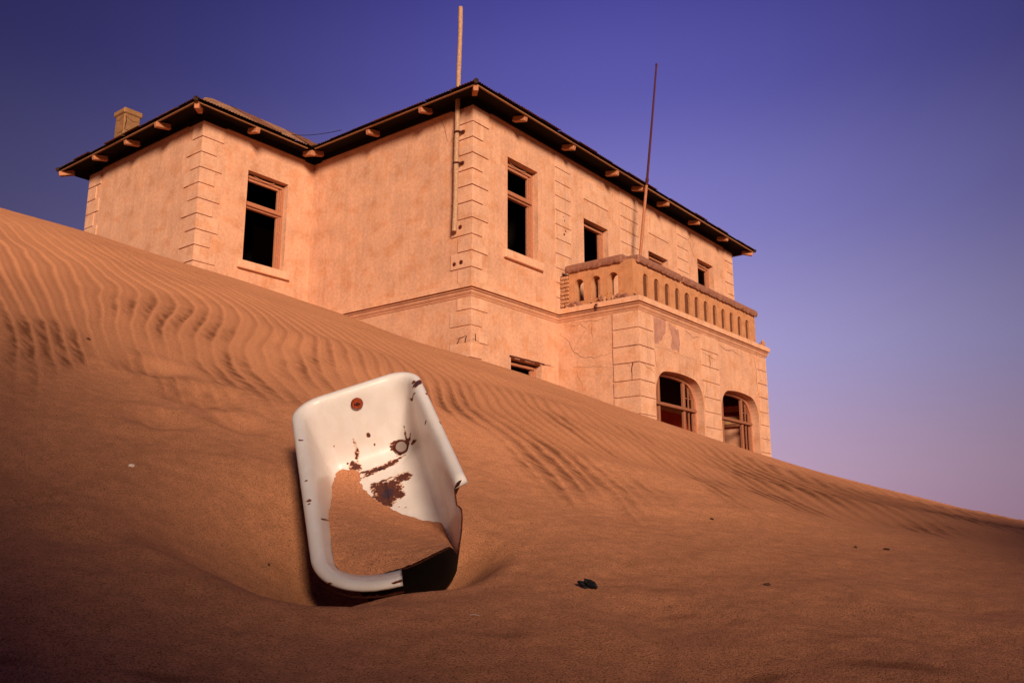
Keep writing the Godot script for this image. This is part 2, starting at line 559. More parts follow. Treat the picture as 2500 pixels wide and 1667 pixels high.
func sand_y(x: float, z: float, pf: Array, deg: float) -> float:
	var r := sqrt(x * x + z * z)
	var rc: float = pf[0]
	var y: float
	dark_out = 0.0
	var t := (r - 2.4) / (rc - 2.4)
	var ad := absf(deg)
	if t <= 0.0:
		y = lerpf(-0.87, pf[3], r / 2.4) if r < 2.4 else pf[3]
	elif t < 1.0:
		var t2 := t * t
		var t3 := t2 * t
		y = pf[3] + (t3 - 2 * t2 + t) * pf[4] + (3 * t2 - 2 * t3) * (pf[1] - pf[3]) + (t3 - t2) * pf[5]
	else:
		var d := r - rc
		y = pf[1] + pf[2] * d - 0.10 * d * d
		var base: float = pf[6]
		if y < base + 0.5 or d > 6.0:
			var w := smooth(0.0, 8.0, d)
			y = maxf(y, base)
			y = lerpf(y, base, w)
			y += n_big.get_noise_2d(x * 0.12, z * 0.12) * 1.2 * smooth(10.0, 40.0, d)
	if ad > 45.0:
		var wb := smooth(42.0, 95.0, ad)
		var cr := table(RPH, RCR, deg)
		var yr: float = -0.87 + (cr + 0.87) * smooth(0.4, 9.0, r)
		if r > 8.0:
			yr = maxf(-0.6, yr - 0.05 * (r - 8.0) * (r - 8.0))
		y = lerpf(y, yr, wb)
	if r > 60.0 or ad > 75.0:
		return y
	# soft swells
	var keep := 1.0 - smooth(0.72, 1.0, t)
	y += keep * (n_big.get_noise_2d(x, z * 1.2) * 0.06 + n_mid.get_noise_2d(x * 0.5, z * 0.7) * 0.008)
	if ad < 50.0 and t > 0.02 and t < 1.15:
		# wind ripples that sweep down from the crest and fade out towards the foot
		var u := 13.0 * (atan2(x - 1.5, 2.0 - z) - 0.115 * (1.0 - t * t))
		u += n_big.get_noise_2d(x * 0.55, z * 0.40) * 0.55 + n_mid.get_noise_2d(x * 0.45, z * 0.22) * 0.09
		var lam := 0.175
		var ph := u / lam * TAU
		var foot := 0.27 + 0.13 * n_rip.get_noise_2d(u * 0.9 + 40.0, r * 0.12) + 0.05 * n_mid.get_noise_2d(u * 1.1, 3.0)
		var amp := smooth(foot, foot + 0.24, t) * (1.0 - 0.86 * smooth(0.52, 0.95, t)) * (1.0 - 0.25 * smooth(-8.0, -20.0, deg))
		amp *= 0.85 + 0.8 * n_big.get_noise_2d(u * 0.8 - 31.0, r * 0.30)
		amp = maxf(amp, 0.0)
		var wv := 2.0 * pow(0.5 + 0.5 * sin(ph + 0.75 * sin(ph)), 1.5) - 0.85
		y += 0.0105 * amp * wv
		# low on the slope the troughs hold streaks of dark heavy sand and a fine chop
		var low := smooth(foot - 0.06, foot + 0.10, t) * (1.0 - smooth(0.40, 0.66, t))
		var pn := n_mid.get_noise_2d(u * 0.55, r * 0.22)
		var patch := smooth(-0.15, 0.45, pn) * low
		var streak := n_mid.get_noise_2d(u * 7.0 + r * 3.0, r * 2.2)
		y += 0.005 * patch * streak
		dark_out = clampf(patch * (0.52 - 0.45 * wv) * (0.8 + 1.0 * streak) + 0.30 * amp * smooth(0.0, 1.0, -wv), 0.0, 0.85)  # last term paints lee-side shade into the ripples
	if r < 9.0 and ad < 50.0:
		var fm := 1.0 - smooth(5.0, 9.0, r)
		y += 0.010 * fm * n_mid.get_noise_2d(x * 1.5 + 3.0, z * 1.5 + 0.5 * x) + 0.0022 * fm * n_mid.get_noise_2d(x * 6.0, z * 6.0)
		# old trampled dents to the left of the tub
		for d: Vector4 in [Vector4(-2.15, -6.1, 0.24, 0.055), Vector4(-2.05, -5.15, 0.20, 0.045), Vector4(-1.72, -5.55, 0.17, 0.035), Vector4(-2.75, -6.6, 0.22, 0.04), Vector4(-1.55, -3.3, 0.16, 0.02), Vector4(0.55, -3.15, 0.2, 0.018), Vector4(1.7, -3.6, 0.22, 0.018)]:
			var q := Vector2(x - d.x, (z - d.y) * 0.8).length() / d.z
			if q < 3.0:
				y += d.w * (0.45 * exp(-pow((q - 1.35) / 0.5, 2.0)) - exp(-q * q * 1.3))
	# faint cross ripples in the foreground
	if r < 4.5:
		var f := smooth(0.0, 0.5, r - 2.0) * (1.0 - smooth(2.7, 4.2, r))
		var pv := (z * 1.0 + 0.25 * x + 0.35 * 1.4 * n_big.get_noise_2d(x * 1.6, z * 1.6)) / 0.42 * TAU
		var fw := sin(pv + 0.6 * sin(pv))
		var fp := smooth(0.1, 0.5, n_mid.get_noise_2d(x * 0.9 + 9.0, z * 1.6))
		y += 0.0045 * f * fp * fw
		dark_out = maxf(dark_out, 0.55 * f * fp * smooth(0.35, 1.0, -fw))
	return y

func outline_inset(X: float, Y: float) -> float:
	# distance inside the tub's outer rim line (far end Y=0 with small corners, near end half round)
	var cx := X - TUB_HALF
	var rf := 0.17
	if Y > TUB_LEN - TUB_HALF:
		return TUB_HALF - Vector2(cx, Y - (TUB_LEN - TUB_HALF)).length()
	var side := TUB_HALF - absf(cx)
	var q := Vector2(rf - side, rf - Y)
	if q.x > 0.0 and q.y > 0.0:
		return rf - q.length()
	return minf(side, Y)

func ext_h(i: float) -> float:
	return table([0.06, 0.072, 0.085, 0.10, 0.13, 0.18, 0.24], [-0.03, -0.10, -0.30, -0.385, -0.43, -0.455, -0.462], i)

func carve(p: Vector3) -> float:
	var d := p - TUB_AT
	var X := d.dot(TUB_W)
	var Y := -d.dot(TUB_L)
	var i := outline_inset(X, Y)
	if i < -0.9:
		return p.y
	# scour hollow: deep on the left, shallower in front and on the right
	var lf := smooth(0.45, -0.05, X)
	var near := smooth(0.45, 1.2, Y)
	var dep := 0.24 * lf * smooth(0.1, 1.0, Y) * (1.0 - 0.5 * smooth(1.3, 1.9, Y)) + 0.02 * near
	var wid := lerpf(0.30, 0.75, lf * (1.0 - smooth(1.2, 1.75, Y) * 0.72))
	var out := maxf(-i - 0.02, 0.0)
	var bowl := Vector2((p.x + 0.42) * (1.45 if p.x > -0.42 else 1.0), (p.z + 4.02) * (1.0 if p.z > -4.02 else 1.5)).length()
	p.y -= 0.23 * (1.0 - smooth(0.12, 0.66, bowl))
	p.y -= dep * (1.0 - smooth(0.0, wid, out))
	# low lip thrown up beyond the hollow
	p.y += 0.012 * near * lf * exp(-pow((out - wid * 1.05) / 0.12, 2.0))
	for k in 90:
		d = p - TUB_AT
		X = d.dot(TUB_W)
		Y = -d.dot(TUB_L)
		var Hh := d.dot(TUB_N)
		i = outline_inset(X, Y) - taper(Y, Hh)
		if i <= 0.055 or Hh > 0.05 or Hh < ext_h(i) - 0.02:
			break
		var hs := head_shape(0.075, Hh)
		if Y > hs.x and Vector2((X - TUB_HALF) / (TUB_HALF - 0.06 - taper(Y, Hh)), (Y - hs.x) / (hs.y + 0.015)).length() > 1.0:
			break
		p.y -= 0.008
	return p.y

func ground(x: float, z: float) -> float:
	var deg := rad_to_deg(atan2(x, -z))
	var y := sand_y(x, z, profile(deg), deg)
	if x > -2.6 and x < 0.8 and z > -6.2 and z < -2.6:
		y = carve(Vector3(x, y, z))
	return y

func build_sand() -> void:
	var az := PackedFloat32Array()
	var a := -36.0
	while a < 36.0:
		az.append(a)
		a += 0.072
	while a < 324.0:
		az.append(a)
		a += 2.4
	var nc := az.size()
	var n1 := 470
	var radii := []      # as (fraction kind) evaluated per column
	var nr := 8 + n1 + 40
	var verts := PackedVector3Array()
	var norms := PackedVector3Array()
	var cols := PackedColorArray()
	verts.resize(nc * nr)
	norms.resize(nc * nr)
	cols.resize(nc * nr)
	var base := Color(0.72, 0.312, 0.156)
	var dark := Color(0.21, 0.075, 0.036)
	for c in nc:
		var deg := az[c]
		if deg > 180.0:
			deg -= 360.0
		var pf := profile(deg)
		var s := sin(deg_to_rad(deg))
		var k := -cos(deg_to_rad(deg))
		var rmax: float = pf[0] + 1.6
		for j in nr:
			var r: float
			if j < 8:
				r = 0.15 + 2.05 * j / 8.0
			elif j < 8 + n1:
				r = 2.2 * pow(rmax / 2.2, float(j - 8) / (n1 - 1))
			else:
				r = rmax * pow(1500.0 / rmax, pow((j - 7.0 - n1) / 40.0, 1.6))
			var x := r * s
			var z := r * k
			var y := sand_y(x, z, pf, deg)
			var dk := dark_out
			if x > -2.6 and x < 0.8 and z > -6.2 and z < -2.6:
				y = carve(Vector3(x, y, z))
			verts[c * nr + j] = Vector3(x, y, z)
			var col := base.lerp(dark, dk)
			if absf(deg) < 40.0 and r < 30.0:
				col = col * (1.0 + 0.10 * n_mid.get_noise_2d(x * 0.5 + 7.0, z * 0.5) + (0.16 * n_mid.get_noise_2d(x * 7.0, z * 7.0) if r < 7.0 else 0.0))
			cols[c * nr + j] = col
	for c in nc:
		var cl := (c + nc - 1) % nc
		var cr := (c + 1) % nc
		for j in nr:
			var jn := mini(j + 1, nr - 1)
			var jp := maxi(j - 1, 0)
			var n := (verts[c * nr + jn] - verts[c * nr + jp]).cross(verts[cl * nr + j] - verts[cr * nr + j])
			if n.y < 0.0:
				n = -n
			norms[c * nr + j] = n.normalized()
	var idx := PackedInt32Array()
	idx.resize(nc * (nr - 1) * 6)
	var w := 0
	for c in nc:
		var c2 := (c + 1) % nc
		for j in nr - 1:
			var p0 := c * nr + j
			var p1 := c2 * nr + j
			idx[w] = p0
			idx[w + 1] = p0 + 1
			idx[w + 2] = p1 + 1
			idx[w + 3] = p0
			idx[w + 4] = p1 + 1
			idx[w + 5] = p1
			w += 6
	var arr := []
	arr.resize(Mesh.ARRAY_MAX)
	arr[Mesh.ARRAY_VERTEX] = verts
	arr[Mesh.ARRAY_NORMAL] = norms
	arr[Mesh.ARRAY_COLOR] = cols
	arr[Mesh.ARRAY_INDEX] = idx
	var am := ArrayMesh.new()
	am.add_surface_from_arrays(Mesh.PRIMITIVE_TRIANGLES, arr)
	var o := MeshInstance3D.new()
	o.name = "sand_dune"
	o.mesh = am
	o.material_override = M.sand
	add_child(o)
	tag(o, "rust brown rippled sand dune sloping up to the house", "sand dune", "", "structure")

# ------------------------------------------------------------------ house
const XE := 13.04
const WX := -3.12
const WZ := -5.2
const BZ := -10.2
const BX0 := 3.08
const BX1 := 10.06
const BF := 2.11
const TOP := 8.96
const PITCH := 0.23
const EAVE := 9.03
const OV := 0.62

var FRONT: Transform3D
var SIDE: Transform3D
var WFRONT: Transform3D
var WSIDE: Transform3D
var BAYF: Transform3D
var BAYL: Transform3D
var BAYR: Transform3D

func build_house() -> void:
	house = Node3D.new()
	house.name = "abandoned_house"
	add_child(house)
	house.position = HOUSE_AT
	var an := deg_to_rad(HOUSE_ANGLE)
	house.basis = Basis(Vector3(sin(an), 0, -cos(an)), Vector3.UP, Vector3(cos(an), 0, sin(an)))
	tag(house, "abandoned two storey plaster house with iron roof half buried in sand", "house")
	FRONT = face(Vector3.ZERO, Vector3.RIGHT, Vector3.BACK)
	SIDE = face(Vector3.ZERO, Vector3.FORWARD, Vector3.LEFT)
	WFRONT = face(Vector3(0, 0, WZ), Vector3.RIGHT, Vector3.BACK)
	WSIDE = face(Vector3(WX, 0, 0), Vector3.FORWARD, Vector3.LEFT)
	BAYF = face(Vector3(0, 0, BF), Vector3.RIGHT, Vector3.BACK)
	BAYL = face(Vector3(BX0, 0, 0), Vector3.BACK, Vector3.LEFT)
	BAYR = face(Vector3(BX1, 0, 0), Vector3.FORWARD, Vector3.RIGHT)
	var back := face(Vector3(0, 0, BZ), Vector3.RIGHT, Vector3.FORWARD)
	var right := face(Vector3(XE, 0, 0), Vector3.FORWARD, Vector3.RIGHT)
	var th := 0.38
	var w1 := {"a": 1.20, "b": 2.335, "y0": 6.01, "y1": 8.19}
	var d2 := {"a": 4.25, "b": 5.385, "y0": 4.95, "y1": 7.63}
	var d3 := {"a": 7.49, "b": 8.62, "y0": 4.95, "y1": 7.615}
	var w4 := {"a": 10.52, "b": 11.62, "y0": 6.01, "y1": 8.15}
	var g1 := {"a": 1.32, "b": 2.43, "y0": 1.45, "y1": 3.64}
	var st := begin()
	wall(st, FRONT, 0.0, XE, -1.5, TOP, th, [w1, d2, d3, w4, g1])
	var wf := mk("wall", st, M.plaster, house)
	st = begin()
	wall(st, SIDE, th, -WZ, -1.5, TOP, th, [])
	var ws := mk("wall", st, M.plaster, house)
	var ww := {"a": -1.895, "b": -0.755, "y0": 6.02, "y1": 8.20}
	st = begin()
	wall(st, WFRONT, WX, 0.0, -1.5, TOP, th, [ww])
	var wwf := mk("wall", st, M.plaster, house)
	st = begin()
	wall(st, WSIDE, -WZ + th, -BZ - th, -1.5, TOP, th, [])
	var wws := mk("wall", st, M.plaster, house)
	st = begin()
	wall(st, back, WX, XE, -1.5, TOP, th, [])
	mk("wall", st, M.plaster, house)
	st = begin()
	wall(st, right, th, -BZ - th, -1.5, TOP, th, [{"a": 2.0, "b": 3.1, "y0": 6.0, "y1": 8.15}, {"a": 6.0, "b": 7.1, "y0": 6.0, "y1": 8.15}])
	mk("wall", st, M.plaster, house)
	# bay
	var a1 := {"a": 3.77, "b": 6.12, "y0": 1.35, "y1": 3.57, "r": 0.47, "rise": 0.12}
	var a2 := {"a": 7.09, "b": 9.42, "y0": 1.35, "y1": 3.55, "r": 0.47, "rise": 0.12}
	st = begin()
	wall(st, BAYF, BX0, BX1, -1.5, 4.73, th, [a1, a2])
	var wb := mk("wall", st, M.plaster, house)
	st = begin()
	wall(st, BAYL, 0.0, BF - th, -1.5, 4.73, th, [])
	var wbl := mk("wall", st, M.plaster, house)
	st = begin()
	wall(st, BAYR, -BF + th, 0.0, -1.5, 4.73, th, [])
	mk("wall", st, M.plaster, house)
	interior()
	# windows
	window(wf, FRONT, w1, 0.15, true, true)
	window(wf, FRONT, d2, 0.15, false, false)
	window(wf, FRONT, d3, 0.15, false, false)
	window(wf, FRONT, w4, 0.15, true, true)
	window(wf, FRONT, g1, 0.15, false, true)
	window(wwf, WFRONT, ww, 0.15, true, true)
	arch_window(wb, a1, 0.21, 11)
	arch_window(wb, a2, 0.21, 12)
	quoins()
	cornice()
	balcony()
	wear(wf, ws, wwf, wws, wb, wbl)
	roof()
	chimney()

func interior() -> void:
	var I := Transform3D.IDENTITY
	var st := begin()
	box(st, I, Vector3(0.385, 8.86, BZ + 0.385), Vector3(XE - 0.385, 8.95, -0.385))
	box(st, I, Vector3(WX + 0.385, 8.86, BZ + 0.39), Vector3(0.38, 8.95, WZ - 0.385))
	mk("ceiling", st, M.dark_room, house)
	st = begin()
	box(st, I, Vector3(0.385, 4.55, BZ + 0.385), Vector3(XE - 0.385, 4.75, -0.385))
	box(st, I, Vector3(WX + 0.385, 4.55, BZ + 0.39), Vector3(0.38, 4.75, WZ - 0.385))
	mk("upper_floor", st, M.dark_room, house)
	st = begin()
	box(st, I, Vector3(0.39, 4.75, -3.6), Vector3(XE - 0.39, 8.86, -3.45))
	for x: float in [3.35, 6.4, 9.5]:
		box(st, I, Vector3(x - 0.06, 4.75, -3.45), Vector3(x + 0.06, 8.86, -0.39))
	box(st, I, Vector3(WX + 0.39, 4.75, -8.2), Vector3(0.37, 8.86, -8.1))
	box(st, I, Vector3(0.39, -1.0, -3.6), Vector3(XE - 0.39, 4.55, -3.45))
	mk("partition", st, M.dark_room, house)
	# painted room behind the two arches
	st = begin()
	box(st, I, Vector3(BX0 + 0.39, 4.45, 0.01), Vector3(BX1 - 0.39, 4.72, BF - 0.39))
	mk("bay_ceiling", st, M.dark, house)
	st = begin()
	box(st, FRONT, Vector3(BX0 + 0.39, -1.0, 0.0), Vector3(BX1 - 0.39, 3.22, 0.02))
	mk("painted_dado", st, M.red_paint, house)
	st = begin()
	box(st, FRONT, Vector3(BX0 + 0.39, 3.223, 0.0), Vector3(BX1 - 0.39, 3.33, 0.022))
	mk("painted_frieze", st, M.cream, house)
	st = begin()
	box(st, FRONT, Vector3(BX0 + 0.39, 3.333, 0.0), Vector3(BX1 - 0.39, 4.45, 0.018))  # dark brown field above the frieze
	mk("dark_upper_wall", st, M.upper_dark, house)
	var x := BX1 - 0.38
	for b: Array in [[-1.0, 2.86, "plaster"], [2.92, 3.13, "cream"], [3.133, 3.25, "red_band"], [3.253, 3.42, "cream"], [3.423, 4.45, "upper_dark"]]:
		st = begin()
		box(st, I, Vector3(x - 0.02, b[0], 0.03), Vector3(x, b[1], BF - 0.39))
		mk("painted_band", st, M[b[2]], house)
	st = begin()
	box(st, I, Vector3(x - 0.14, 2.83, 0.04), Vector3(x - 0.022, 2.915, BF - 0.40), 0.008)
	mk("door_lintel", st, M.old_frame, house)

# casement window or door frame; the sashes are gone
func window(parent: Node, T: Transform3D, o: Dictionary, d: float, transom: bool, sill: bool) -> void:
	var st := begin()
	var z0 := -d - 0.11
	var a: float = o.a
	var b: float = o.b
	var y0: float = o.y0
	var y1: float = o.y1 - 0.05
	box(st, T, Vector3(a, y0, z0), Vector3(a + 0.06, y1, -d), 0.006)
	box(st, T, Vector3(b - 0.06, y0, z0), Vector3(b, y1, -d), 0.006)
	box(st, T, Vector3(a + 0.06, y1 - 0.06, z0), Vector3(b - 0.06, y1, -d), 0.006)
	if transom:
		box(st, T, Vector3(a + 0.06, y0, z0), Vector3(b - 0.06, y0 + 0.04, -d - 0.02), 0.006)
	var w := mk("window" if sill else "door_frame", st, M.frame, parent)
	st = begin()   # remains of the opened casements: a stile on each jamb and the head rail
	for s: Array in [[a + 0.062, a + 0.105, 0.03], [b - 0.105, b - 0.062, 0.015], [b - 0.15, b - 0.108, 0.035]]:
		box(st, T, Vector3(s[0], y0 + 0.03, z0 + 0.01), Vector3(s[1], y1 - 0.075, -d - s[2]), 0.006)
	if transom:
		box(st, T, Vector3(a + 0.11, y1 - 0.125, z0 + 0.01), Vector3(b - 0.155, y1 - 0.063, -d - 0.03), 0.006)
	mk("casement_stile", st, M.frame, w)
	st = begin()
	box(st, T, Vector3(a, y1 + 0.002, z0 - 0.05), Vector3(b, o.y1 - 0.002, -d - 0.03))  # near-black strip paints the shaded gap above the frame
	mk("head_gap_shade", st, M.dark, w)
	if transom:
		var ty: float = o.y1 - 0.80
		st = begin()
		box(st, T, Vector3(a + 0.055, ty, z0), Vector3(b - 0.055, ty + 0.065, -d + 0.03), 0.01)
		box(st, T, Vector3(a + 0.055, ty + 0.07, z0), Vector3(b - 0.055, ty + 0.12, -d - 0.012), 0.008)
		box(st, T, Vector3(a + 0.055, ty - 0.05, z0), Vector3(b - 0.055, ty - 0.012, -d - 0.012), 0.008)
		mk("transom", st, M.frame, w)
		st = begin()
		var pts := []
		for k in 9:
			var t := k / 8.0
			pts.append(T * Vector3(lerpf(a + 0.25, b - 0.30, t), o.y1 - 0.035 - 0.06 * sin(PI * t * 0.9), -d + 0.02))
		tube(st, pts, [0.006], 5)
		mk("loose_batten", st, M.trim, w)
	if transom and sill:
		st = begin()
		box(st, T, Vector3(a - 0.15, y0 - 0.205, -0.02), Vector3(b + 0.125, y0 - 0.012, 0.085), 0.012)
		box(st, T, Vector3(a + 0.002, y0 - 0.10, -0.37), Vector3(b - 0.002, y0 - 0.002, -0.02), 0.0)
		mk("window_sill", st, M.trim, parent)
	elif sill:
		st = begin()
		for k in 7:
			var u := lerpf(a - 0.05, b + 0.12, k / 7.0)
			box(st, T, Vector3(u, o.y1 + 0.005 + 0.012 * sin(k * 2.3), -0.02), Vector3(u + 0.17, o.y1 + 0.05 + 0.015 * sin(k * 3.1), 0.012))
		mk("broken_lintel_edge", st, M.crack, parent)

func arch_window(parent: Node, o: Dictionary, d: float, sd: int) -> void:
	var T := BAYF
	var st := begin()
	var z0 := -d - 0.09
	# frame that follows the basket arch
	var path := [Vector2(o.a, o.y0)]
	var inner := [Vector2(o.a + 0.07, o.y0)]
	for k in 33:
		var t := k / 32.0
		var u := lerpf(o.a, o.b, 0.5 - 0.5 * cos(PI * t))
		path.append(Vector2(u, open_top(o, u)))
		var ui := lerpf(o.a + 0.07, o.b - 0.07, 0.5 - 0.5 * cos(PI * t))
		var oi := {"a": o.a + 0.07, "b": o.b - 0.07, "y1": o.y1 - 0.08, "r": o.r - 0.04, "rise": o.rise}
		inner.append(Vector2(ui, open_top(oi, ui)))
	path.append(Vector2(o.b, o.y0))
	inner.append(Vector2(o.b - 0.07, o.y0))
	for k in path.size() - 1:
		var p: Vector2 = path[k]
		var q: Vector2 = path[k + 1]
		var pi: Vector2 = inner[k]
		var qi: Vector2 = inner[k + 1]
		var mid := Vector2((o.a + o.b) / 2.0, 2.4) - (p + q) / 2.0
		quad(st, T * Vector3(p.x, p.y, -d), T * Vector3(q.x, q.y, -d), T * Vector3(qi.x, qi.y, -d), T * Vector3(pi.x, pi.y, -d), T.basis.z)
		quad(st, T * Vector3(p.x, p.y, z0), T * Vector3(q.x, q.y, z0), T * Vector3(qi.x, qi.y, z0), T * Vector3(pi.x, pi.y, z0), -T.basis.z)
		quad(st, T * Vector3(pi.x, pi.y, -d), T * Vector3(qi.x, qi.y, -d), T * Vector3(qi.x, qi.y, z0), T * Vector3(pi.x, pi.y, z0), T.basis * Vector3(mid.x, mid.y, 0))
	var w := mk("window", st, M.frame, parent)
	var m1: float = o.a + 0.53
	var m2: float = o.b - 0.61
	st = begin()
	box(st, T, Vector3(o.a + 0.03, 2.795, z0 - 0.01), Vector3(o.b - 0.03, 2.87, -d + 0.035), 0.012)
	mk("transom", st, M.old_frame, w)
	for m: float in [m1, m2]:
		st = begin()
		box(st, T, Vector3(m - 0.005, o.y0, z0 + 0.005), Vector3(m + 0.075, 2.794, -d - 0.01), 0.012)
		box(st, T, Vector3(m - 0.005, 2.871, z0 + 0.005), Vector3(m + 0.075, o.y1 - 0.10, -d - 0.01), 0.012)
		mk("mullion", st, M.old_frame, w)
	# glazing bars and casement stiles of the narrow side lights
	var ox := {"a": o.a + 0.07, "b": o.b - 0.07, "y1": o.y1 - 0.08, "r": o.r - 0.04, "rise": o.rise}
	for s: Array in [[o.a + 0.11, 0.028], [m1 - 0.06, 0.025], [m2 + 0.10, 0.03], [o.b - 0.14, 0.04], [o.b - 0.32, 0.022]]:
		st = begin()
		box(st, T, Vector3(s[0], o.y0, z0 + 0.02), Vector3(s[0] + s[1], 2.794, -d - 0.03), 0.005)
		mk("glazing_bar", st, M.old_frame, w)
		st = begin()
		box(st, T, Vector3(s[0], 2.872, z0 + 0.02), Vector3(s[0] + s[1], open_top(ox, s[0] + s[1] * 0.5), -d - 0.03), 0.005)
		mk("glazing_bar", st, M.old_frame, w)
	for u: Array in [[o.a + 0.07, m1], [m2 + 0.08, o.b - 0.07]]:
		st = begin()
		box(st, T, Vector3(u[0], 3.10, z0 + 0.025), Vector3(u[1], 3.122, -d - 0.035), 0.004)
		mk("glazing_bar", st, M.old_frame, w)

# corner stones: an L of plaster round a wall corner
func corner_block(C: Vector2, da: Vector2, na: Vector2, la: float, db: Vector2, nb: Vector2, lb: float, ya: float, yb: float, e := 0.024) -> void:
	ya += 0.006 * sin(ya * 37.0 + C.x * 5.0)
	e += 0.003 * sin(ya * 53.0)
	la += 0.008 * sin(ya * 91.0)
	lb += 0.008 * sin(ya * 67.0)
	var st := begin()
	var p := [C + (na + nb) * e, C + da * la + na * e, C + da * la - na * 0.01, C - (na + nb) * 0.01, C + db * lb - nb * 0.01, C + db * lb + nb * e]
	var bv := 0.006
	for k: Array in [[0, 1, na], [1, 2, da], [4, 5, db], [5, 0, nb]]:
		var a: Vector2 = p[k[0]]
		var b: Vector2 = p[k[1]]
		var n: Vector2 = k[2]
		quad(st, Vector3(a.x, ya, a.y), Vector3(b.x, ya, b.y), Vector3(b.x, yb - bv, b.y), Vector3(a.x, yb - bv, a.y), Vector3(n.x, 0, n.y))
	for y: Array in [[ya, -1.0], [yb - bv, 1.0]]:
		var q := []
		for v: Vector2 in p:
			q.append(Vector3(v.x, y[0], v.y))
		quad(st, q[0], q[1], q[2], q[3], Vector3(0, y[1], 0))
		quad(st, q[0], q[3], q[4], q[5], Vector3(0, y[1], 0))
	mk("quoin", st, M.block, house)

func quoins() -> void:
	var R := Vector2.RIGHT
	var L := Vector2.LEFT
	var B := Vector2(0, -1)     # towards the back
	var F := Vector2(0, 1)
	var gap := 0.022
	for k in 11:
		var y1 := TOP - 0.02 if k == 0 else 8.565 - 0.3595 * (k - 1)
		var y0 := 8.565 - 0.3595 * k + gap
		if k == 10:
			y0 = 5.05
		var long := k % 2 == 0
		corner_block(Vector2.ZERO, R, F, 0.51 if long else 0.32, B, L, 0.36 if long else 0.55, y0, y1)
		corner_block(Vector2(WX, WZ), R, F, 0.52 if long else 0.355, B, L, 0.37 if long else 0.57, y0, y1)
		corner_block(Vector2(WX, BZ), L * -1.0, B, 0.1, F, L, 0.57 if long else 0.38, y0, y1)
		corner_block(Vector2(XE, 0), L, F, 0.57 if long else 0.40, B, R, 0.36, y0, y1)
	for k in 9:
		var y1 := 4.72 if k == 0 else 4.43 - 0.335 * (k - 1)
		var y0 := 4.43 - 0.335 * k + gap
		var long := k % 2 == 0
		if k == 2:      # the chipped stone: only its right half is left
			var sp := begin()
			box(sp, FRONT, Vector3(0.27, y0, -0.01), Vector3(0.51, y1, 0.024), 0.005)
			mk("quoin", sp, M.block, house)
			continue
		corner_block(Vector2.ZERO, R, F, 0.51 if long else 0.34, B, L, 0.36 if long else 0.55, y0, y1)
	# flat strips of blocks between the upper windows
	for s: Array in [[3.02, 3.67], [6.01, 6.96], [9.21, 9.90]]:
		for k in 11:
			var y1 := TOP - 0.02 if k == 0 else 8.557 - 0.3595 * (k - 1)
			var y0 := 8.557 - 0.3595 * k + 0.018
			if y0 < 4.95:
				break
			var st := begin()
			box(st, FRONT, Vector3(s[0], y0, -0.01), Vector3(s[1], y1, 0.02), 0.004)
			mk("pilaster_block", st, M.block, house)
	for s: Array in [[4.25, 5.42], [7.52, 8.66], [10.6, 11.6]]:
		if s[0] > 10.0:
			continue
		var st := begin()
		box(st, FRONT, Vector3(s[0], 8.14, -0.01), Vector3(s[1], 8.64, 0.022), 0.006)
		mk("raised_panel", st, M.block, house)
	# bay
	var js := [4.72, 4.32, 3.933, 3.557, 3.166, 2.815, 2.44, 2.07, 1.7, 1.33]
	for k in js.size() - 1:
		corner_block(Vector2(BX0, BF), R, F, 0.64, B, L, 0.62, js[k + 1] + gap, js[k])
		corner_block(Vector2(BX1, BF), L, F, 0.58, B, R, 0.5, js[k + 1] + gap, js[k])
		var st := begin()
		box(st, BAYF, Vector3(6.16 if k > 2 else 6.08, js[k + 1] + gap, -0.01), Vector3(7.04, js[k], 0.022), 0.005)
		mk("pilaster_block", st, M.block, house)

func cornice() -> void:
	var prof := [Vector2(0.0, 4.727), Vector2(0.02, 4.73), Vector2(0.025, 4.75), Vector2(0.045, 4.765), Vector2(0.078, 4.80), Vector2(0.084, 4.822), Vector2(0.035, 4.824), Vector2(0.035, 4.846), Vector2(0.094, 4.848), Vector2(0.096, 4.862), Vector2(0.02, 4.864), Vector2(0.02, 4.892), Vector2(0.122, 4.894), Vector2(0.126, 4.995), Vector2(0.112, 5.008), Vector2(0.0, 5.03)]
	var pts := [Vector2(WX, BZ), Vector2(WX, WZ), Vector2(0, WZ), Vector2(0, 0), Vector2(BX0, 0), Vector2(BX0, BF), Vector2(BX1, BF), Vector2(BX1, 0), Vector2(XE, 0), Vector2(XE, BZ)]
	# on the plain walls the course is shallower than on the bay
	for i in pts.size() - 1:
		var bay := i >= 4 and i <= 6
		var out := []
		for e: int in [i, i + 1]:
			var d1: Vector2 = (pts[e] - pts[maxi(e - 1, 0)]).normalized()
			var d2: Vector2 = (pts[mini(e + 1, pts.size() - 1)] - pts[e]).normalized()
			if e == 0:
				d1 = d2
			if e == pts.size() - 1:
				d2 = d1
			var n1 := Vector2(d1.y, -d1.x)
			var n2 := Vector2(d2.y, -d2.x)
			n1 = -n1
			n2 = -n2
			out.append((n1 + n2) / (1.0 + n1.dot(n2)))
		var dd: Vector2 = (pts[i + 1] - pts[i]).normalized()
		var nn := Vector2(-dd.y, dd.x)
		# make sure the offset points outwards (away from the building)
		var st := begin()
		var sgn := 1.0
		for k in prof.size() - 1:
			var a: Vector2 = prof[k]
			var b: Vector2 = prof[k + 1]
			var sc := 1.0 if bay else 0.82
			var sa := 1.0 if (bay or i == 3 or i == 7) else 0.82
			var P := func(e: int, v: Vector2) -> Vector3:
				var q: Vector2 = pts[i + e] + out[e] * v.x * sgn
				return Vector3(q.x, v.y, q.y)
			var hint := Vector3(nn.x, 0, nn.y) * (b.y - a.y) + Vector3.UP * (a.x - b.x)
			quad(st, P.call(0, a), P.call(1, a), P.call(1, b), P.call(0, b), hint)
		mk("string_course", st, M.trim, house)

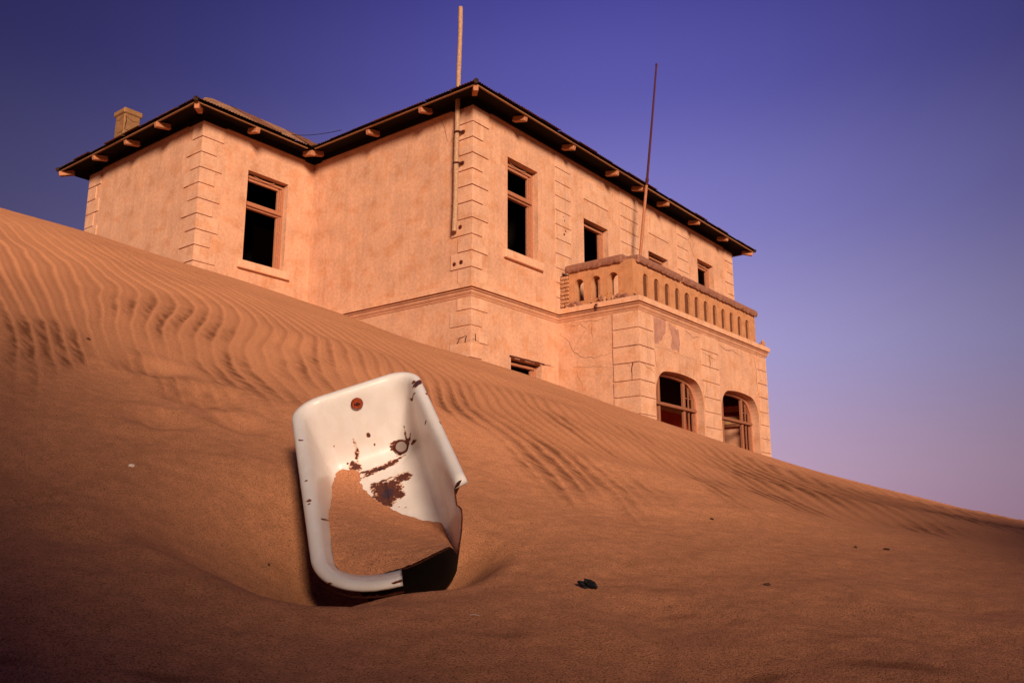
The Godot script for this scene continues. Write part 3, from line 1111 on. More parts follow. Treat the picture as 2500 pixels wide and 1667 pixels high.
func balcony() -> void:
	var I := Transform3D.IDENTITY
	var st := begin()
	box(st, I, Vector3(BX0 + 0.01, 4.735, 0.005), Vector3(BX1 - 0.01, 5.0, BF - 0.01))
	var slab := mk("balcony_floor", st, M.parapet, house)
	var px0 := 3.16
	var px1 := 9.86
	var pz := 1.97
	var th := 0.25
	var PF := face(Vector3(px0, 0, pz), Vector3.RIGHT, Vector3.BACK)
	var PL := face(Vector3(px0, 0, 0), Vector3.BACK, Vector3.LEFT)
	var PR := face(Vector3(px1, 0, 0), Vector3.FORWARD, Vector3.RIGHT)
	var op := []
	for k in 12:
		var c := 0.57 + 0.508 * k
		var w := 0.235 if k != 4 else 0.28
		op.append({"a": c - w / 2, "b": c + w / 2, "y0": 5.17, "y1": 5.70, "r": w / 2 - 0.001})
	st = begin()
	wall(st, PF, 0.0, px1 - px0, 5.0, 5.93, th, op)
	var front := mk("balustrade", st, M.parapet, house)
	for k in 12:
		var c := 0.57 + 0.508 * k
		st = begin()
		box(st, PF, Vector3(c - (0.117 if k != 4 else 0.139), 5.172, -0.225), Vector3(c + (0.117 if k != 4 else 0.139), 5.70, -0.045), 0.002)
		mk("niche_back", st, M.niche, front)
	op = []
	for k in 3:
		var c := 0.55 + 0.455 * k
		op.append({"a": c - 0.13, "b": c + 0.13, "y0": 5.17, "y1": 5.70, "r": 0.129})
	st = begin()
	wall(st, PL, 0.27, pz - th, 5.0, 5.93, th, op)
	var left := mk("balustrade", st, M.parapet, house)
	op = []
	for k in 3:
		var c := -0.55 - 0.455 * k
		op.append({"a": c - 0.13, "b": c + 0.13, "y0": 5.17, "y1": 5.70, "r": 0.129})
	st = begin()
	wall(st, PR, -pz + th, 0.0, 5.0, 5.93, th, op)
	mk("balustrade", st, M.parapet, house)
	# bare bricks where the left parapet meets the house
	for k in 9:
		st = begin()
		var j := 0.012 * sin(k * 5.3)
		var y := 5.005 + k * 0.094
		if k % 2 == 0:
			box(st, PL, Vector3(0.03, y, -th + 0.02), Vector3(0.262 + j, y + 0.078, 0.012 + j * 0.6), 0.012)
			mk("brick", st, M.brick, left)
		else:
			box(st, PL, Vector3(0.03, y, -th + 0.02), Vector3(0.14 + j, y + 0.078, 0.006 - j), 0.012)
			mk("brick", st, M.brick, left)
			st = begin()
			box(st, PL, Vector3(0.156 + j, y + 0.003, -th + 0.02), Vector3(0.265, y + 0.078, 0.012), 0.012)
			mk("brick", st, M.brick, left)
	st = begin()
	box(st, PL, Vector3(0.0, 5.0, -th + 0.03), Vector3(0.268, 5.86, -0.02))
	mk("mortar", st, M.crack, left)
	# coping: worn, rounded slabs with ragged undersides
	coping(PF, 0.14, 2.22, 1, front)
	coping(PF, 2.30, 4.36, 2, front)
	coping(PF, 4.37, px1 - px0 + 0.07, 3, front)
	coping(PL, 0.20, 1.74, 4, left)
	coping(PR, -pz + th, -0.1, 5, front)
	# broken masonry lying along the foot of the parapet
	var r := RandomNumberGenerator.new()
	r.seed = 41
	for k in 34:
		var u := r.randf_range(0.02, 2.02)
		var s := r.randf_range(0.05, 0.15)
		if u > 1.35:
			s *= 1.25
		st = begin()
		rock(st, PL * Transform3D(Basis.from_euler(Vector3(r.randf() * 3, r.randf() * 3, r.randf() * 3)), Vector3(u, 5.03 + r.randf_range(0.0, 0.10), 0.015 + r.randf_range(-0.03, 0.05))), Vector3(s * 1.5, s * 0.8, s), k, 0.4, 1)
		mk("rubble_stone", st, M.coping if k % 3 == 0 or u > 1.5 else M.brick, left)
	for k in 30:
		var u := r.randf_range(-0.05, px1 - px0 + 0.15)
		var s := r.randf_range(0.05, 0.11)
		st = begin()
		rock(st, PF * Transform3D(Basis.from_euler(Vector3(r.randf() * 3, r.randf() * 3, r.randf() * 3)), Vector3(u, 5.03 + r.randf_range(0.0, 0.04), 0.02 + r.randf_range(-0.02, 0.05))), Vector3(s * 1.6, s * 0.7, s), k + 90, 0.4, 1)
		mk("rubble_stone", st, M.coping, front)
	# sloping skirt of dark mortar between fascia and parapet
	st = begin()
	var top := []
	for k in 41:
		var u := lerpf(0.0, 5.6, k / 40.0)
		var hgt := 0.12 * (1.0 - smooth(4.4, 5.6, u)) + 0.014 * sin(k * 1.7) + 0.01 * sin(k * 4.1)
		top.append([u, 5.02 + maxf(hgt, 0.005)])
	for k in 40:
		quad(st, PF * Vector3(top[k][0], top[k][1], 0.003), PF * Vector3(top[k + 1][0], top[k + 1][1], 0.003), PF * Vector3(top[k + 1][0], 5.005, 0.12), PF * Vector3(top[k][0], 5.005, 0.12), Vector3(0, 1, 1))
	mk("mortar_skirt", st, M.coping, front)
	# shards standing on the fascia at the far corner and a broken-out fascia stone
	st = begin()
	rock(st, Transform3D(Basis(), Vector3(10.02, 5.10, 2.1)), Vector3(0.16, 0.24, 0.14), 77, 0.4, 2)
	mk("rubble_stone", st, M.brick, slab)
	st = begin()
	rock(st, Transform3D(Basis(), Vector3(2.99, 4.93, 1.12)), Vector3(0.10, 0.16, 0.13), 79, 0.5, 2)
	mk("broken_fascia_stone", st, M.crack, slab)
	# raised fascia stones round the bay
	for s: Array in [[BX0 - 0.115, 4.36], [4.372, 5.46], [5.475, 7.77], [7.785, 9.05], [9.06, BX1 + 0.115]]:
		st = begin()
		box(st, BAYF, Vector3(s[0], 4.89, 0.08), Vector3(s[1], 5.012, 0.125 + 0.004 * sin(s[0] * 9.0)), 0.008)
		mk("fascia_stone", st, M.trim, slab)
	for s: Array in [[0.13, 1.06], [1.19, BF + 0.075]]:
		st = begin()
		box(st, BAYL, Vector3(s[0], 4.89, 0.08), Vector3(s[1], 5.012, 0.122), 0.008)
		mk("fascia_stone", st, M.block, slab)

func coping(T: Transform3D, u0: float, u1: float, sd: int, parent: Node) -> void:
	var st := begin()
	var n := FastNoiseLite.new()
	n.seed = sd
	n.frequency = 3.0
	n.fractal_octaves = 3
	var seg := int((u1 - u0) / 0.035)
	var prev := []
	for i in seg + 1:
		var u := lerpf(u0, u1, float(i) / seg)
		var e := smooth(0.0, 0.05, minf(u - u0, u1 - u))
		var j := n.get_noise_1d(u) * 0.022
		var j2 := n.get_noise_1d(u * 2.3 + 50.0) * 0.032
		var ring := []
		for v: Vector2 in [Vector2(0.0, 5.90), Vector2(0.055, 5.885 + j2), Vector2(0.085 + j, 5.925 + j2 * 0.6), Vector2(0.092 + j * 0.6, 5.97), Vector2(0.08, 6.03), Vector2(0.05, 6.058 + j * 0.3), Vector2(-0.26, 6.062 + j * 0.3), Vector2(-0.31, 6.03), Vector2(-0.32, 5.95), Vector2(-0.25, 5.90)]:
			var c := Vector2(-0.12, 5.97)
			var q := c + (v - c) * (0.86 + 0.14 * e)
			ring.append(T * Vector3(u, q.y, q.x))
		if i > 0:
			for k in ring.size():
				var k2 := (k + 1) % ring.size()
				var cen := T * Vector3(u, 5.97, -0.12)
				var hint: Vector3 = (ring[k] + ring[k2]) / 2.0 - cen
				quad(st, prev[k], ring[k], ring[k2], prev[k2], hint)
		if i == 0 or i == seg:
			for k in range(1, ring.size() - 1):
				tri(st, ring[0], ring[k], ring[k + 1], T.basis.x * (-1.0 if i == 0 else 1.0))
		prev = ring
	mk("coping_slab", st, M.coping, parent)

func wear(wf: Node, ws: Node, wwf: Node, wws: Node, wb: Node, wbl: Node) -> void:
	# bay, left cheek
	var C := [
		[[Vector2(0.06, 4.45), Vector2(0.25, 4.30), Vector2(0.42, 4.02), Vector2(0.62, 3.86), Vector2(0.9, 3.80), Vector2(1.48, 3.83)], 0.012],
		[[Vector2(0.42, 4.02), Vector2(0.60, 4.28), Vector2(0.78, 4.48), Vector2(0.62, 4.62), Vector2(0.35, 4.60)], 0.009],
		[[Vector2(0.30, 3.70), Vector2(0.55, 3.62), Vector2(0.95, 3.60), Vector2(1.40, 3.52)], 0.006],
		[[Vector2(0.95, 4.64), Vector2(0.92, 4.40), Vector2(0.97, 4.15)], 0.010],
		[[Vector2(0.45, 4.67), Vector2(1.1, 4.63), Vector2(1.47, 4.69)], 0.010],
		[[Vector2(0.55, 3.86), Vector2(0.50, 3.55), Vector2(0.66, 3.20), Vector2(0.60, 2.9)], 0.006],
	]
	for k in C.size():
		crack(wbl, BAYL, C[k][0], 0.003, C[k][1] * 0.6, 100 + k)
	for k: Array in [[[Vector2(1.93, 3.93), Vector2(1.90, 3.75), Vector2(1.98, 3.60), Vector2(1.92, 3.40), Vector2(1.94, 3.2)], 0.024], [[Vector2(1.93, 3.93), Vector2(1.78, 3.76), Vector2(1.72, 3.62), Vector2(1.9, 3.5)], 0.008], [[Vector2(2.05, 3.95), Vector2(1.95, 3.9), Vector2(1.90, 3.94)], 0.03]]:
		crack(wbl, BAYL, k[0], 0.0265, k[1], 140 + int(k[1] * 1000))
	# bay front
	var F := [
		[[Vector2(3.15, 3.55), Vector2(3.4, 3.50), Vector2(3.72, 3.42)], 0.008, 0.0265],
		[[Vector2(3.14, 3.93), Vector2(3.2, 3.75), Vector2(3.12, 3.58)], 0.016, 0.0265],
		[[Vector2(3.72, 4.05), Vector2(3.80, 3.80), Vector2(3.86, 3.55)], 0.012, 0.003],
		[[Vector2(4.15, 3.98), Vector2(4.22, 3.62)], 0.005, 0.003],
		[[Vector2(4.55, 3.98), Vector2(4.58, 3.60)], 0.005, 0.003],
		[[Vector2(4.95, 3.98), Vector2(4.94, 3.60)], 0.005, 0.003],
		[[Vector2(5.35, 3.98), Vector2(5.28, 3.60)], 0.005, 0.003],
		[[Vector2(5.72, 3.95), Vector2(5.62, 3.58)], 0.005, 0.003],
		[[Vector2(3.75, 4.02), Vector2(4.4, 4.05), Vector2(5.2, 4.0), Vector2(6.05, 4.03)], 0.006, 0.003],
		[[Vector2(6.50, 4.28), Vector2(6.53, 4.05), Vector2(6.49, 3.9)], 0.022, 0.0265],
		[[Vector2(6.12, 4.25), Vector2(6.45, 4.22), Vector2(6.9, 4.18)], 0.010, 0.0265],
		[[Vector2(6.3, 3.55), Vector2(6.15, 3.2), Vector2(6.22, 2.95)], 0.005, 0.0265],
		[[Vector2(6.85, 3.5), Vector2(7.0, 3.2), Vector2(7.06, 2.9)], 0.005, 0.0265],
		[[Vector2(7.15, 4.62), Vector2(7.5, 4.55), Vector2(8.0, 4.60), Vector2(8.4, 4.52)], 0.018, 0.003],
		[[Vector2(5.3, 4.66), Vector2(5.7, 4.55), Vector2(6.05, 4.62)], 0.014, 0.003],
		[[Vector2(9.3, 4.70), Vector2(9.42, 4.3), Vector2(9.40, 3.9), Vector2(9.48, 3.6)], 0.014, 0.003],
		[[Vector2(9.5, 3.95), Vector2(9.7, 3.7), Vector2(9.95, 3.62)], 0.022, 0.0265],
		[[Vector2(9.52, 4.5), Vector2(9.6, 4.2), Vector2(9.56, 3.95)], 0.010, 0.0265],
	]
	for k in F.size():
		crack(wb, BAYF, F[k][0], F[k][2], F[k][1] * 0.75, 200 + k)
	flake(wb, BAYF, [Vector2(3.80, 4.70), Vector2(4.35, 4.70), Vector2(4.30, 4.42), Vector2(4.12, 4.25), Vector2(3.95, 4.12), Vector2(3.78, 4.10)], 0.0035, 1, M.patch)
	flake(wb, BAYF, [Vector2(4.45, 4.68), Vector2(4.95, 4.60), Vector2(5.02, 4.30), Vector2(4.92, 4.08), Vector2(4.55, 4.10), Vector2(4.62, 4.4)], 0.0035, 2, M.patch)
	flake(wb, BAYF, [Vector2(3.15, 4.05), Vector2(3.28, 4.22), Vector2(3.60, 4.30), Vector2(3.70, 4.14), Vector2(3.45, 3.98)], 0.0262, 3, M.patch)
	# main corner and long side
	crack(ws, SIDE, [Vector2(0.75, 3.70), Vector2(1.1, 3.73), Vector2(1.5, 3.66), Vector2(1.9, 3.62)], 0.003, 0.008, 301)
	crack(ws, SIDE, [Vector2(0.92, 8.93), Vector2(0.80, 8.6), Vector2(0.70, 8.3)], 0.003, 0.010, 302)
	crack(ws, SIDE, [Vector2(0.30, 3.84), Vector2(0.40, 3.72), Vector2(0.44, 3.60)], 0.004, 0.030, 303, M.hole)
	crack(ws, SIDE, [Vector2(0.10, 3.90), Vector2(0.13, 3.78), Vector2(0.15, 3.70)], 0.004, 0.030, 304, M.hole)
	crack(ws, SIDE, [Vector2(0.10, 3.90), Vector2(0.35, 3.86)], 0.004, 0.018, 305, M.crack)
	crack(wf, FRONT, [Vector2(0.15, 3.97), Vector2(0.15, 3.80)], 0.004, 0.028, 306, M.hole)
	crack(wf, FRONT, [Vector2(0.05, 3.84), Vector2(0.26, 3.80)], 0.004, 0.008, 307)
	crack(wf, FRONT, [Vector2(2.45, 3.64), Vector2(2.62, 3.66), Vector2(2.78, 3.68)], 0.003, 0.018, 308)
	crack(wf, FRONT, [Vector2(2.78, 3.68), Vector2(2.95, 3.66)], 0.003, 0.007, 309)
	crack(wf, FRONT, [Vector2(10.05, 8.6), Vector2(10.15, 8.3), Vector2(10.3, 8.15)], 0.003, 0.010, 310)
	crack(wf, FRONT, [Vector2(6.3, 8.55), Vector2(6.55, 8.1), Vector2(6.85, 7.6)], 0.023, 0.006, 311)
	crack(wf, FRONT, [Vector2(7.45, 7.7), Vector2(7.2, 7.5), Vector2(7.3, 7.1)], 0.003, 0.007, 312)
	# holes left by old pipe brackets
	for h: Array in [[0.297, 6.253, 0.055], [0.447, 5.467, 0.05], [0.259, 5.479, 0.055]]:
		var st := begin()
		var pts := [SIDE * Vector3(h[0], h[1], 0.0), SIDE * Vector3(h[0], h[1], 0.030)]
		tube(st, pts, [h[2], h[2] * 0.92], 14)
		var hole := mk("bracket_socket", st, M.rust, ws)
		st = begin()
		tube(st, [SIDE * Vector3(h[0], h[1], 0.02), SIDE * Vector3(h[0] + 0.01, h[1] + 0.008, 0.034)], [h[2] * 0.55], 10)
		mk("socket_core", st, M.hole, hole)
	for h: Array in [[3.38, 7.30, 0.02], [3.42, 7.05, 0.022], [3.36, 6.95, 0.03], [3.33, 7.38, 0.012]]:
		var st := begin()
		tube(st, [FRONT * Vector3(h[0], h[1], 0.01), FRONT * Vector3(h[0], h[1], 0.0235)], [h[2]], 8)
		mk("bolt_hole", st, M.hole, wf)
	# faint day-work joints in the plaster
	crack(wwf, WFRONT, [Vector2(-2.70, 7.12), Vector2(-2.3, 7.0), Vector2(-1.92, 6.98)], 0.003, 0.012, 320, M.trim)
	crack(wwf, WFRONT, [Vector2(-0.72, 6.95), Vector2(-0.4, 6.85), Vector2(-0.02, 6.86)], 0.003, 0.012, 321, M.trim)
	crack(wws, WSIDE, [Vector2(5.85, 7.05), Vector2(6.6, 6.98), Vector2(7.4, 6.85)], 0.003, 0.012, 322, M.trim)
	crack(ws, SIDE, [Vector2(5.15, 6.84), Vector2(4.3, 6.9), Vector2(3.5, 6.88)], 0.003, 0.012, 323, M.trim)

# one slope of corrugated iron: sheets from the eave (O along e) up to limits lo(s)..hi(s)
func slope(rf: Node, O: Vector3, e: Vector3, inn: Vector3, length: float, lim: Callable, sd: int, kick := 0.0) -> void:
	var r := RandomNumberGenerator.new()
	r.seed = sd
	var s := 0.0
	var lam := 0.076
	while s < length - 0.02:
		var w := minf(lam * 10.0, length - s)
		var cols := int(round(w / lam * 6.0))
		var lift := r.randf_range(0.0, 0.022)
		var over := r.randf_range(-0.05, 0.06)
		var st := begin()
		var pa := []
		for k in cols + 1:
			var u := s + w * k / cols
			var l: Vector2 = lim.call(clampf(u, 0.0, length))
			var kk := kick * smooth(0.0, 0.6, u)
			var wave := 0.011 * cos(TAU * u / lam)
			var A := O + e * u + inn * (l.x - (over if l.x <= 0.001 else 0.0))
			A.y = EAVE + 0.035 + (l.x - (over if l.x <= 0.001 else 0.0)) * PITCH + wave + lift + kk * minf(l.x, 1.0)
			var Z := O + e * u + inn * maxf(l.y, l.x)
			Z.y = EAVE + 0.035 + maxf(l.y, l.x) * PITCH + wave + lift + kk * minf(maxf(l.y, l.x), 1.0)
			var kp := clampf(1.0, l.x, maxf(l.y, l.x))
			var K := O + e * u + inn * kp
			K.y = EAVE + 0.035 + kp * PITCH + wave + lift + kk * minf(kp, 1.0)
			pa.append([A, K, Z])
		for k in cols:
			quad(st, pa[k][0], pa[k + 1][0], pa[k + 1][1], pa[k][1], Vector3.UP)
			if kick > 0.0:
				quad(st, pa[k][1], pa[k + 1][1], pa[k + 1][2], pa[k][2], Vector3.UP)
			else:
				quad(st, pa[k][1], pa[k + 1][1], pa[k + 1][2], pa[k][2], Vector3.UP)
		mk("roof_sheet", st, M.iron if r.randf() < 0.6 else M.iron_dark, rf)
		s += w

func roof() -> void:
	var I := Transform3D.IDENTITY
	# dark boarded soffit under the eaves, sloping with the rafters, and the wall plate
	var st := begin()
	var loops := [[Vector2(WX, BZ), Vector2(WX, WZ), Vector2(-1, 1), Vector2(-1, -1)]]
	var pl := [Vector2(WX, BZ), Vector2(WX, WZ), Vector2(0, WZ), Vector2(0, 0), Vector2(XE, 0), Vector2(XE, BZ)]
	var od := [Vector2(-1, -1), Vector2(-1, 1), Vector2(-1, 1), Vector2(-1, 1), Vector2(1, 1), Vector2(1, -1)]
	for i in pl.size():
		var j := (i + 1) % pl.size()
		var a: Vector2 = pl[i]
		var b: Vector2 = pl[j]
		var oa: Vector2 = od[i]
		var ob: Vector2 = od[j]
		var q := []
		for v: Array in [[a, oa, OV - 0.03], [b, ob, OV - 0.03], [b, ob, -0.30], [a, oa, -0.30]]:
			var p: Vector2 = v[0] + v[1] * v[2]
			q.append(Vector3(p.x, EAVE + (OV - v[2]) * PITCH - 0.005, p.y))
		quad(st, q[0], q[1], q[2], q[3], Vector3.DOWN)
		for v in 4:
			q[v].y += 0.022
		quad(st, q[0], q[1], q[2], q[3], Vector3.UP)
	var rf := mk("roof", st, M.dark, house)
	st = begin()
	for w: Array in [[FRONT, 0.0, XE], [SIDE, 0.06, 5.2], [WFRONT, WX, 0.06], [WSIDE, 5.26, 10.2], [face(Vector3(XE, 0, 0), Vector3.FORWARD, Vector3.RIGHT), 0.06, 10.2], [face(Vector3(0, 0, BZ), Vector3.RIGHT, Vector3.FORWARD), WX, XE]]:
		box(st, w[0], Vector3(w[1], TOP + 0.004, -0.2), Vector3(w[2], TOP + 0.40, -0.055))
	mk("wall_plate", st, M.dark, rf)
	st = begin()     # thin lit ledge where the plaster stops
	for w: Array in [[FRONT, 0.6, XE - 0.6], [SIDE, 0.6, 4.9], [WFRONT, WX + 0.6, -0.3], [WSIDE, 5.8, 9.6]]:
		box(st, w[0], Vector3(w[1], TOP - 0.005, -0.10), Vector3(w[2], TOP + 0.03, 0.012), 0.004)
	mk("plaster_ledge", st, M.brick, rf)
	# iron sheets
	var half := (-BZ + 2 * OV) / 2.0
	var flen := XE + 2 * OV
	var wlen := -WX            # wing eave up to the valley
	var vz := -WZ              # main side eave up to the valley
	var whalf := (-BZ + WZ + 2 * OV) / 2.0
	slope(rf, Vector3(-OV, 0, OV), Vector3.RIGHT, Vector3.FORWARD, flen, func(s: float): return Vector2(0, minf(minf(s, flen - s), half)), 1)
	slope(rf, Vector3(-OV, 0, OV), Vector3.FORWARD, Vector3.RIGHT, 2 * half, func(s: float): return Vector2(maxf(0.0, s - vz), maxf(minf(s, 2 * half - s), 0.0)), 2)
	slope(rf, Vector3(WX - OV, 0, WZ + OV), Vector3.RIGHT, Vector3.FORWARD, wlen + whalf, func(s: float): return Vector2(maxf(0.0, s - wlen), minf(s, whalf)), 3, 0.47)
	slope(rf, Vector3(WX - OV, 0, WZ + OV), Vector3.FORWARD, Vector3.RIGHT, 2 * whalf, func(s: float): return Vector2(0, minf(minf(s, 2 * whalf - s), whalf)), 4)
	slope(rf, Vector3(XE + OV, 0, OV), Vector3.FORWARD, Vector3.LEFT, 2 * half, func(s: float): return Vector2(0, minf(minf(s, 2 * half - s), half)), 5)
	slope(rf, Vector3(WX - OV, 0, BZ - OV), Vector3.RIGHT, Vector3.BACK, XE - WX + 2 * OV, func(s: float): return Vector2(0, minf(minf(s, XE - WX + 2 * OV - s), whalf if s < whalf + 1.2 else half)), 6)
	# hip cappings, bent at the eave
	for c: Array in [[Vector3(-OV, 0, OV), Vector3(1, 0, -1), half], [Vector3(WX - OV, 0, WZ + OV), Vector3(1, 0, -1), whalf], [Vector3(XE + OV, 0, OV), Vector3(-1, 0, -1), half], [Vector3(WX - OV, 0, BZ - OV), Vector3(1, 0, 1), whalf]]:
		st = begin()
		var pts := []
		for k in 9:
			var t := k / 8.0
			var p: Vector3 = c[0] + c[1] * (c[2] * t + 0.015)
			p.y = EAVE + 0.03 + c[2] * t * PITCH + 0.012 * sin(k * 2.1)
			pts.append(p)
		tube(st, pts, [0.055, 0.06, 0.055], 8)
		mk("hip_capping", st, M.cap_iron, rf)
	# flashing that closes the step where the wing's front slope is kicked up at the hip
	st = begin()
	for k in 24:
		var q := []
		for u: float in [3.0 * k / 24.0, 3.0 * (k + 1) / 24.0]:
			var yl := EAVE + 0.02 + u * PITCH
			var yk := EAVE + 0.045 + u * PITCH + 0.47 * smooth(0.0, 0.6, u) * minf(u, 1.0)
			q.append(Vector3(WX - OV + u, yl, WZ + OV - u))
			q.append(Vector3(WX - OV + u, yk, WZ + OV - u))
		quad(st, q[0], q[2], q[3], q[1], Vector3(-1, 0, 0))
	mk("hip_flashing", st, M.cap_iron, rf)
	# torn dark sheet lying along the wing's hip
	st = begin()
	var tp := []
	for k in 25:
		var t := k / 24.0
		var bx := WX - OV + 0.12 + 1.9 * t
		var dd := 0.25 + 0.55 * t
		var rise := 0.10 + 0.05 * sin(k * 1.9) * (1.0 - t) + 0.16 * smooth(0.0, 0.75, t) + (0.05 if k > 15 and k < 20 else 0.0)
		if k > 20:
			rise -= 0.05 * (k - 20)
		var yb := EAVE + 0.02 + dd * PITCH
		tp.append([Vector3(bx, yb, WZ + OV - dd), Vector3(bx + 0.10, yb + rise + dd * 0.25 + 0.03 * cos(k * 3.0), WZ + OV - dd - 0.35)])
	for k in 24:
		quad(st, tp[k][0], tp[k + 1][0], tp[k + 1][1], tp[k][1], Vector3(0, 1, 1))
	mk("torn_roof_sheet", st, M.cap_iron, rf)
	# battens under the sheet edge
	var eaves := [[Vector3(-OV, 0, OV), Vector3(XE + OV, 0, OV)], [Vector3(-OV, 0, OV), Vector3(-OV, 0, WZ + OV)], [Vector3(WX - OV, 0, WZ + OV), Vector3(-OV, 0, WZ + OV)], [Vector3(WX - OV, 0, WZ + OV), Vector3(WX - OV, 0, BZ - OV)], [Vector3(XE + OV, 0, OV), Vector3(XE + OV, 0, BZ - OV)]]
	var ins := [Vector3.FORWARD, Vector3.RIGHT, Vector3.FORWARD, Vector3.RIGHT, Vector3.LEFT]
	for i in eaves.size():
		var A: Vector3 = eaves[i][0]
		var B: Vector3 = eaves[i][1]
		var dir := (B - A).normalized()
		var T := Transform3D(Basis(dir, Vector3.UP, ins[i]), A)
		var n := maxi(1, int(A.distance_to(B) / 3.2))
		for k in n:
			st = begin()
			var u0 := A.distance_to(B) * k / n + 0.06
			var u1 := A.distance_to(B) * (k + 1) / n + (0.02 if k < n - 1 else -0.05)
			var dy := 0.006 * sin(k * 2.0 + i)
			box(st, T, Vector3(u0, EAVE - 0.03 + dy, 0.055), Vector3(u1, EAVE + 0.005 + dy, 0.10), 0.006)
			mk("eaves_batten", st, M.batten, rf)
	# rafter ends
	var sl := atan(PITCH)
	for x: float in [1.22, 3.13, 5.06, 6.42, 7.78, 9.72, 11.67]:
		rafter(rf, Vector3(x, 0, 0.0), Vector3.BACK, OV - 0.045)
	for z: float in [-1.05, -2.735]:
		rafter(rf, Vector3(0, 0, z), Vector3.LEFT, OV - 0.045)
	rafter(rf, Vector3(-2.09, 0, WZ), Vector3.BACK, OV - 0.045)
	for z: float in [-6.2, -7.62, -9.07]:
		rafter(rf, Vector3(WX, 0, z), Vector3.LEFT, OV - 0.045)
	for z: float in [-2.0, -4.0, -6.0, -8.0]:
		rafter(rf, Vector3(XE, 0, z), Vector3.RIGHT, OV - 0.045)
	for c: Array in [[Vector3(0, 0, 0), Vector3(-1, 0, 1)], [Vector3(WX, 0, WZ), Vector3(-1, 0, 1)], [Vector3(XE, 0, 0), Vector3(1, 0, 1)], [Vector3(WX, 0, BZ), Vector3(-1, 0, -1)]]:
		rafter(rf, c[0], (c[1] as Vector3).normalized(), (OV - 0.06) * sqrt(2.0), PITCH / sqrt(2.0))
	# valley pair
	rafter(rf, Vector3(-OV + 0.10, 0, WZ), Vector3.BACK, OV - 0.03)
	rafter(rf, Vector3(0, 0, WZ + OV - 0.10), Vector3.LEFT, OV - 0.03)

func rafter(rf: Node, at: Vector3, out: Vector3, reach: float, pitch := PITCH) -> void:
	reach += 0.035 * sin(at.x * 3.7 + at.z * 2.9) - 0.015
	pitch += 0.05 * sin(at.x * 2.3 + at.z * 5.1)
	var st := begin()
	var dir := (out - Vector3.UP * pitch).normalized()
	var side := out.cross(Vector3.UP).normalized()
	var up := side.cross(dir).normalized()
	if up.y < 0.0:
		up = -up
	var eave_y := EAVE
	var full := OV if reach < 0.7 else OV * sqrt(2.0)
	var p := at + out * reach
	p.y = eave_y + (full - reach) * pitch - 0.035
	var T := Transform3D(Basis(side, up, dir), p)
	box(st, T, Vector3(-0.055, -0.125, -0.36), Vector3(0.055, 0.0, 0.0), 0.012)
	mk("rafter", st, M.rafter, rf)

func chimney() -> void:
	var I := Transform3D.IDENTITY
	var st := begin()
	box(st, I, Vector3(-2.49, 8.9, -10.52), Vector3(-2.05, 10.92, -10.05), 0.02)
	var c := mk("chimney", st, M.chimney, house)
	st = begin()
	box(st, I, Vector3(-2.53, 10.90, -10.58), Vector3(-2.00, 11.06, -10.01), 0.03)
	mk("chimney_cap", st, M.chimney, c)
	var CF := face(Vector3(0, 0, -10.05), Vector3.RIGHT, Vector3.BACK)
	crack(c, CF, [Vector2(-2.46, 10.86), Vector2(-2.44, 10.6), Vector2(-2.48, 10.42)], 0.003, 0.022, 401, M.hole)
	crack(c, CF, [Vector2(-2.46, 10.46), Vector2(-2.3, 10.42), Vector2(-2.22, 10.40)], 0.003, 0.02, 402, M.hole)
	crack(c, CF, [Vector2(-2.48, 10.8), Vector2(-2.3, 10.75), Vector2(-2.08, 10.76)], 0.003, 0.012, 403, M.hole)
	crack(c, CF, [Vector2(-2.47, 10.32), Vector2(-2.3, 10.30), Vector2(-2.2, 10.22)], 0.003, 0.016, 404, M.hole)
	var CS := face(Vector3(-2.49, 0, 0), Vector3.FORWARD, Vector3.LEFT)
	crack(c, CS, [Vector2(10.08, 10.80), Vector2(10.3, 10.76), Vector2(10.5, 10.78)], 0.003, 0.012, 405, M.hole)
	crack(c, CS, [Vector2(10.08, 10.42), Vector2(10.2, 10.36), Vector2(10.3, 10.40)], 0.003, 0.012, 406, M.hole)
	# drooping wire between the two roofs
	st = begin()
	var pts := []
	for k in 13:
		var t := k / 12.0
		var p := Vector3(-0.9, 9.50, -5.35).lerp(Vector3(-0.58, 9.20, -3.55), t)
		p.y -= 0.07 * sin(PI * t)
		pts.append(house.transform * p)
	tube(st, pts, [0.008], 5)
	var w := mk("wire", st, M.wire, self)
	tag(w, "thin black wire drooping across the valley between the two roofs", "wire")

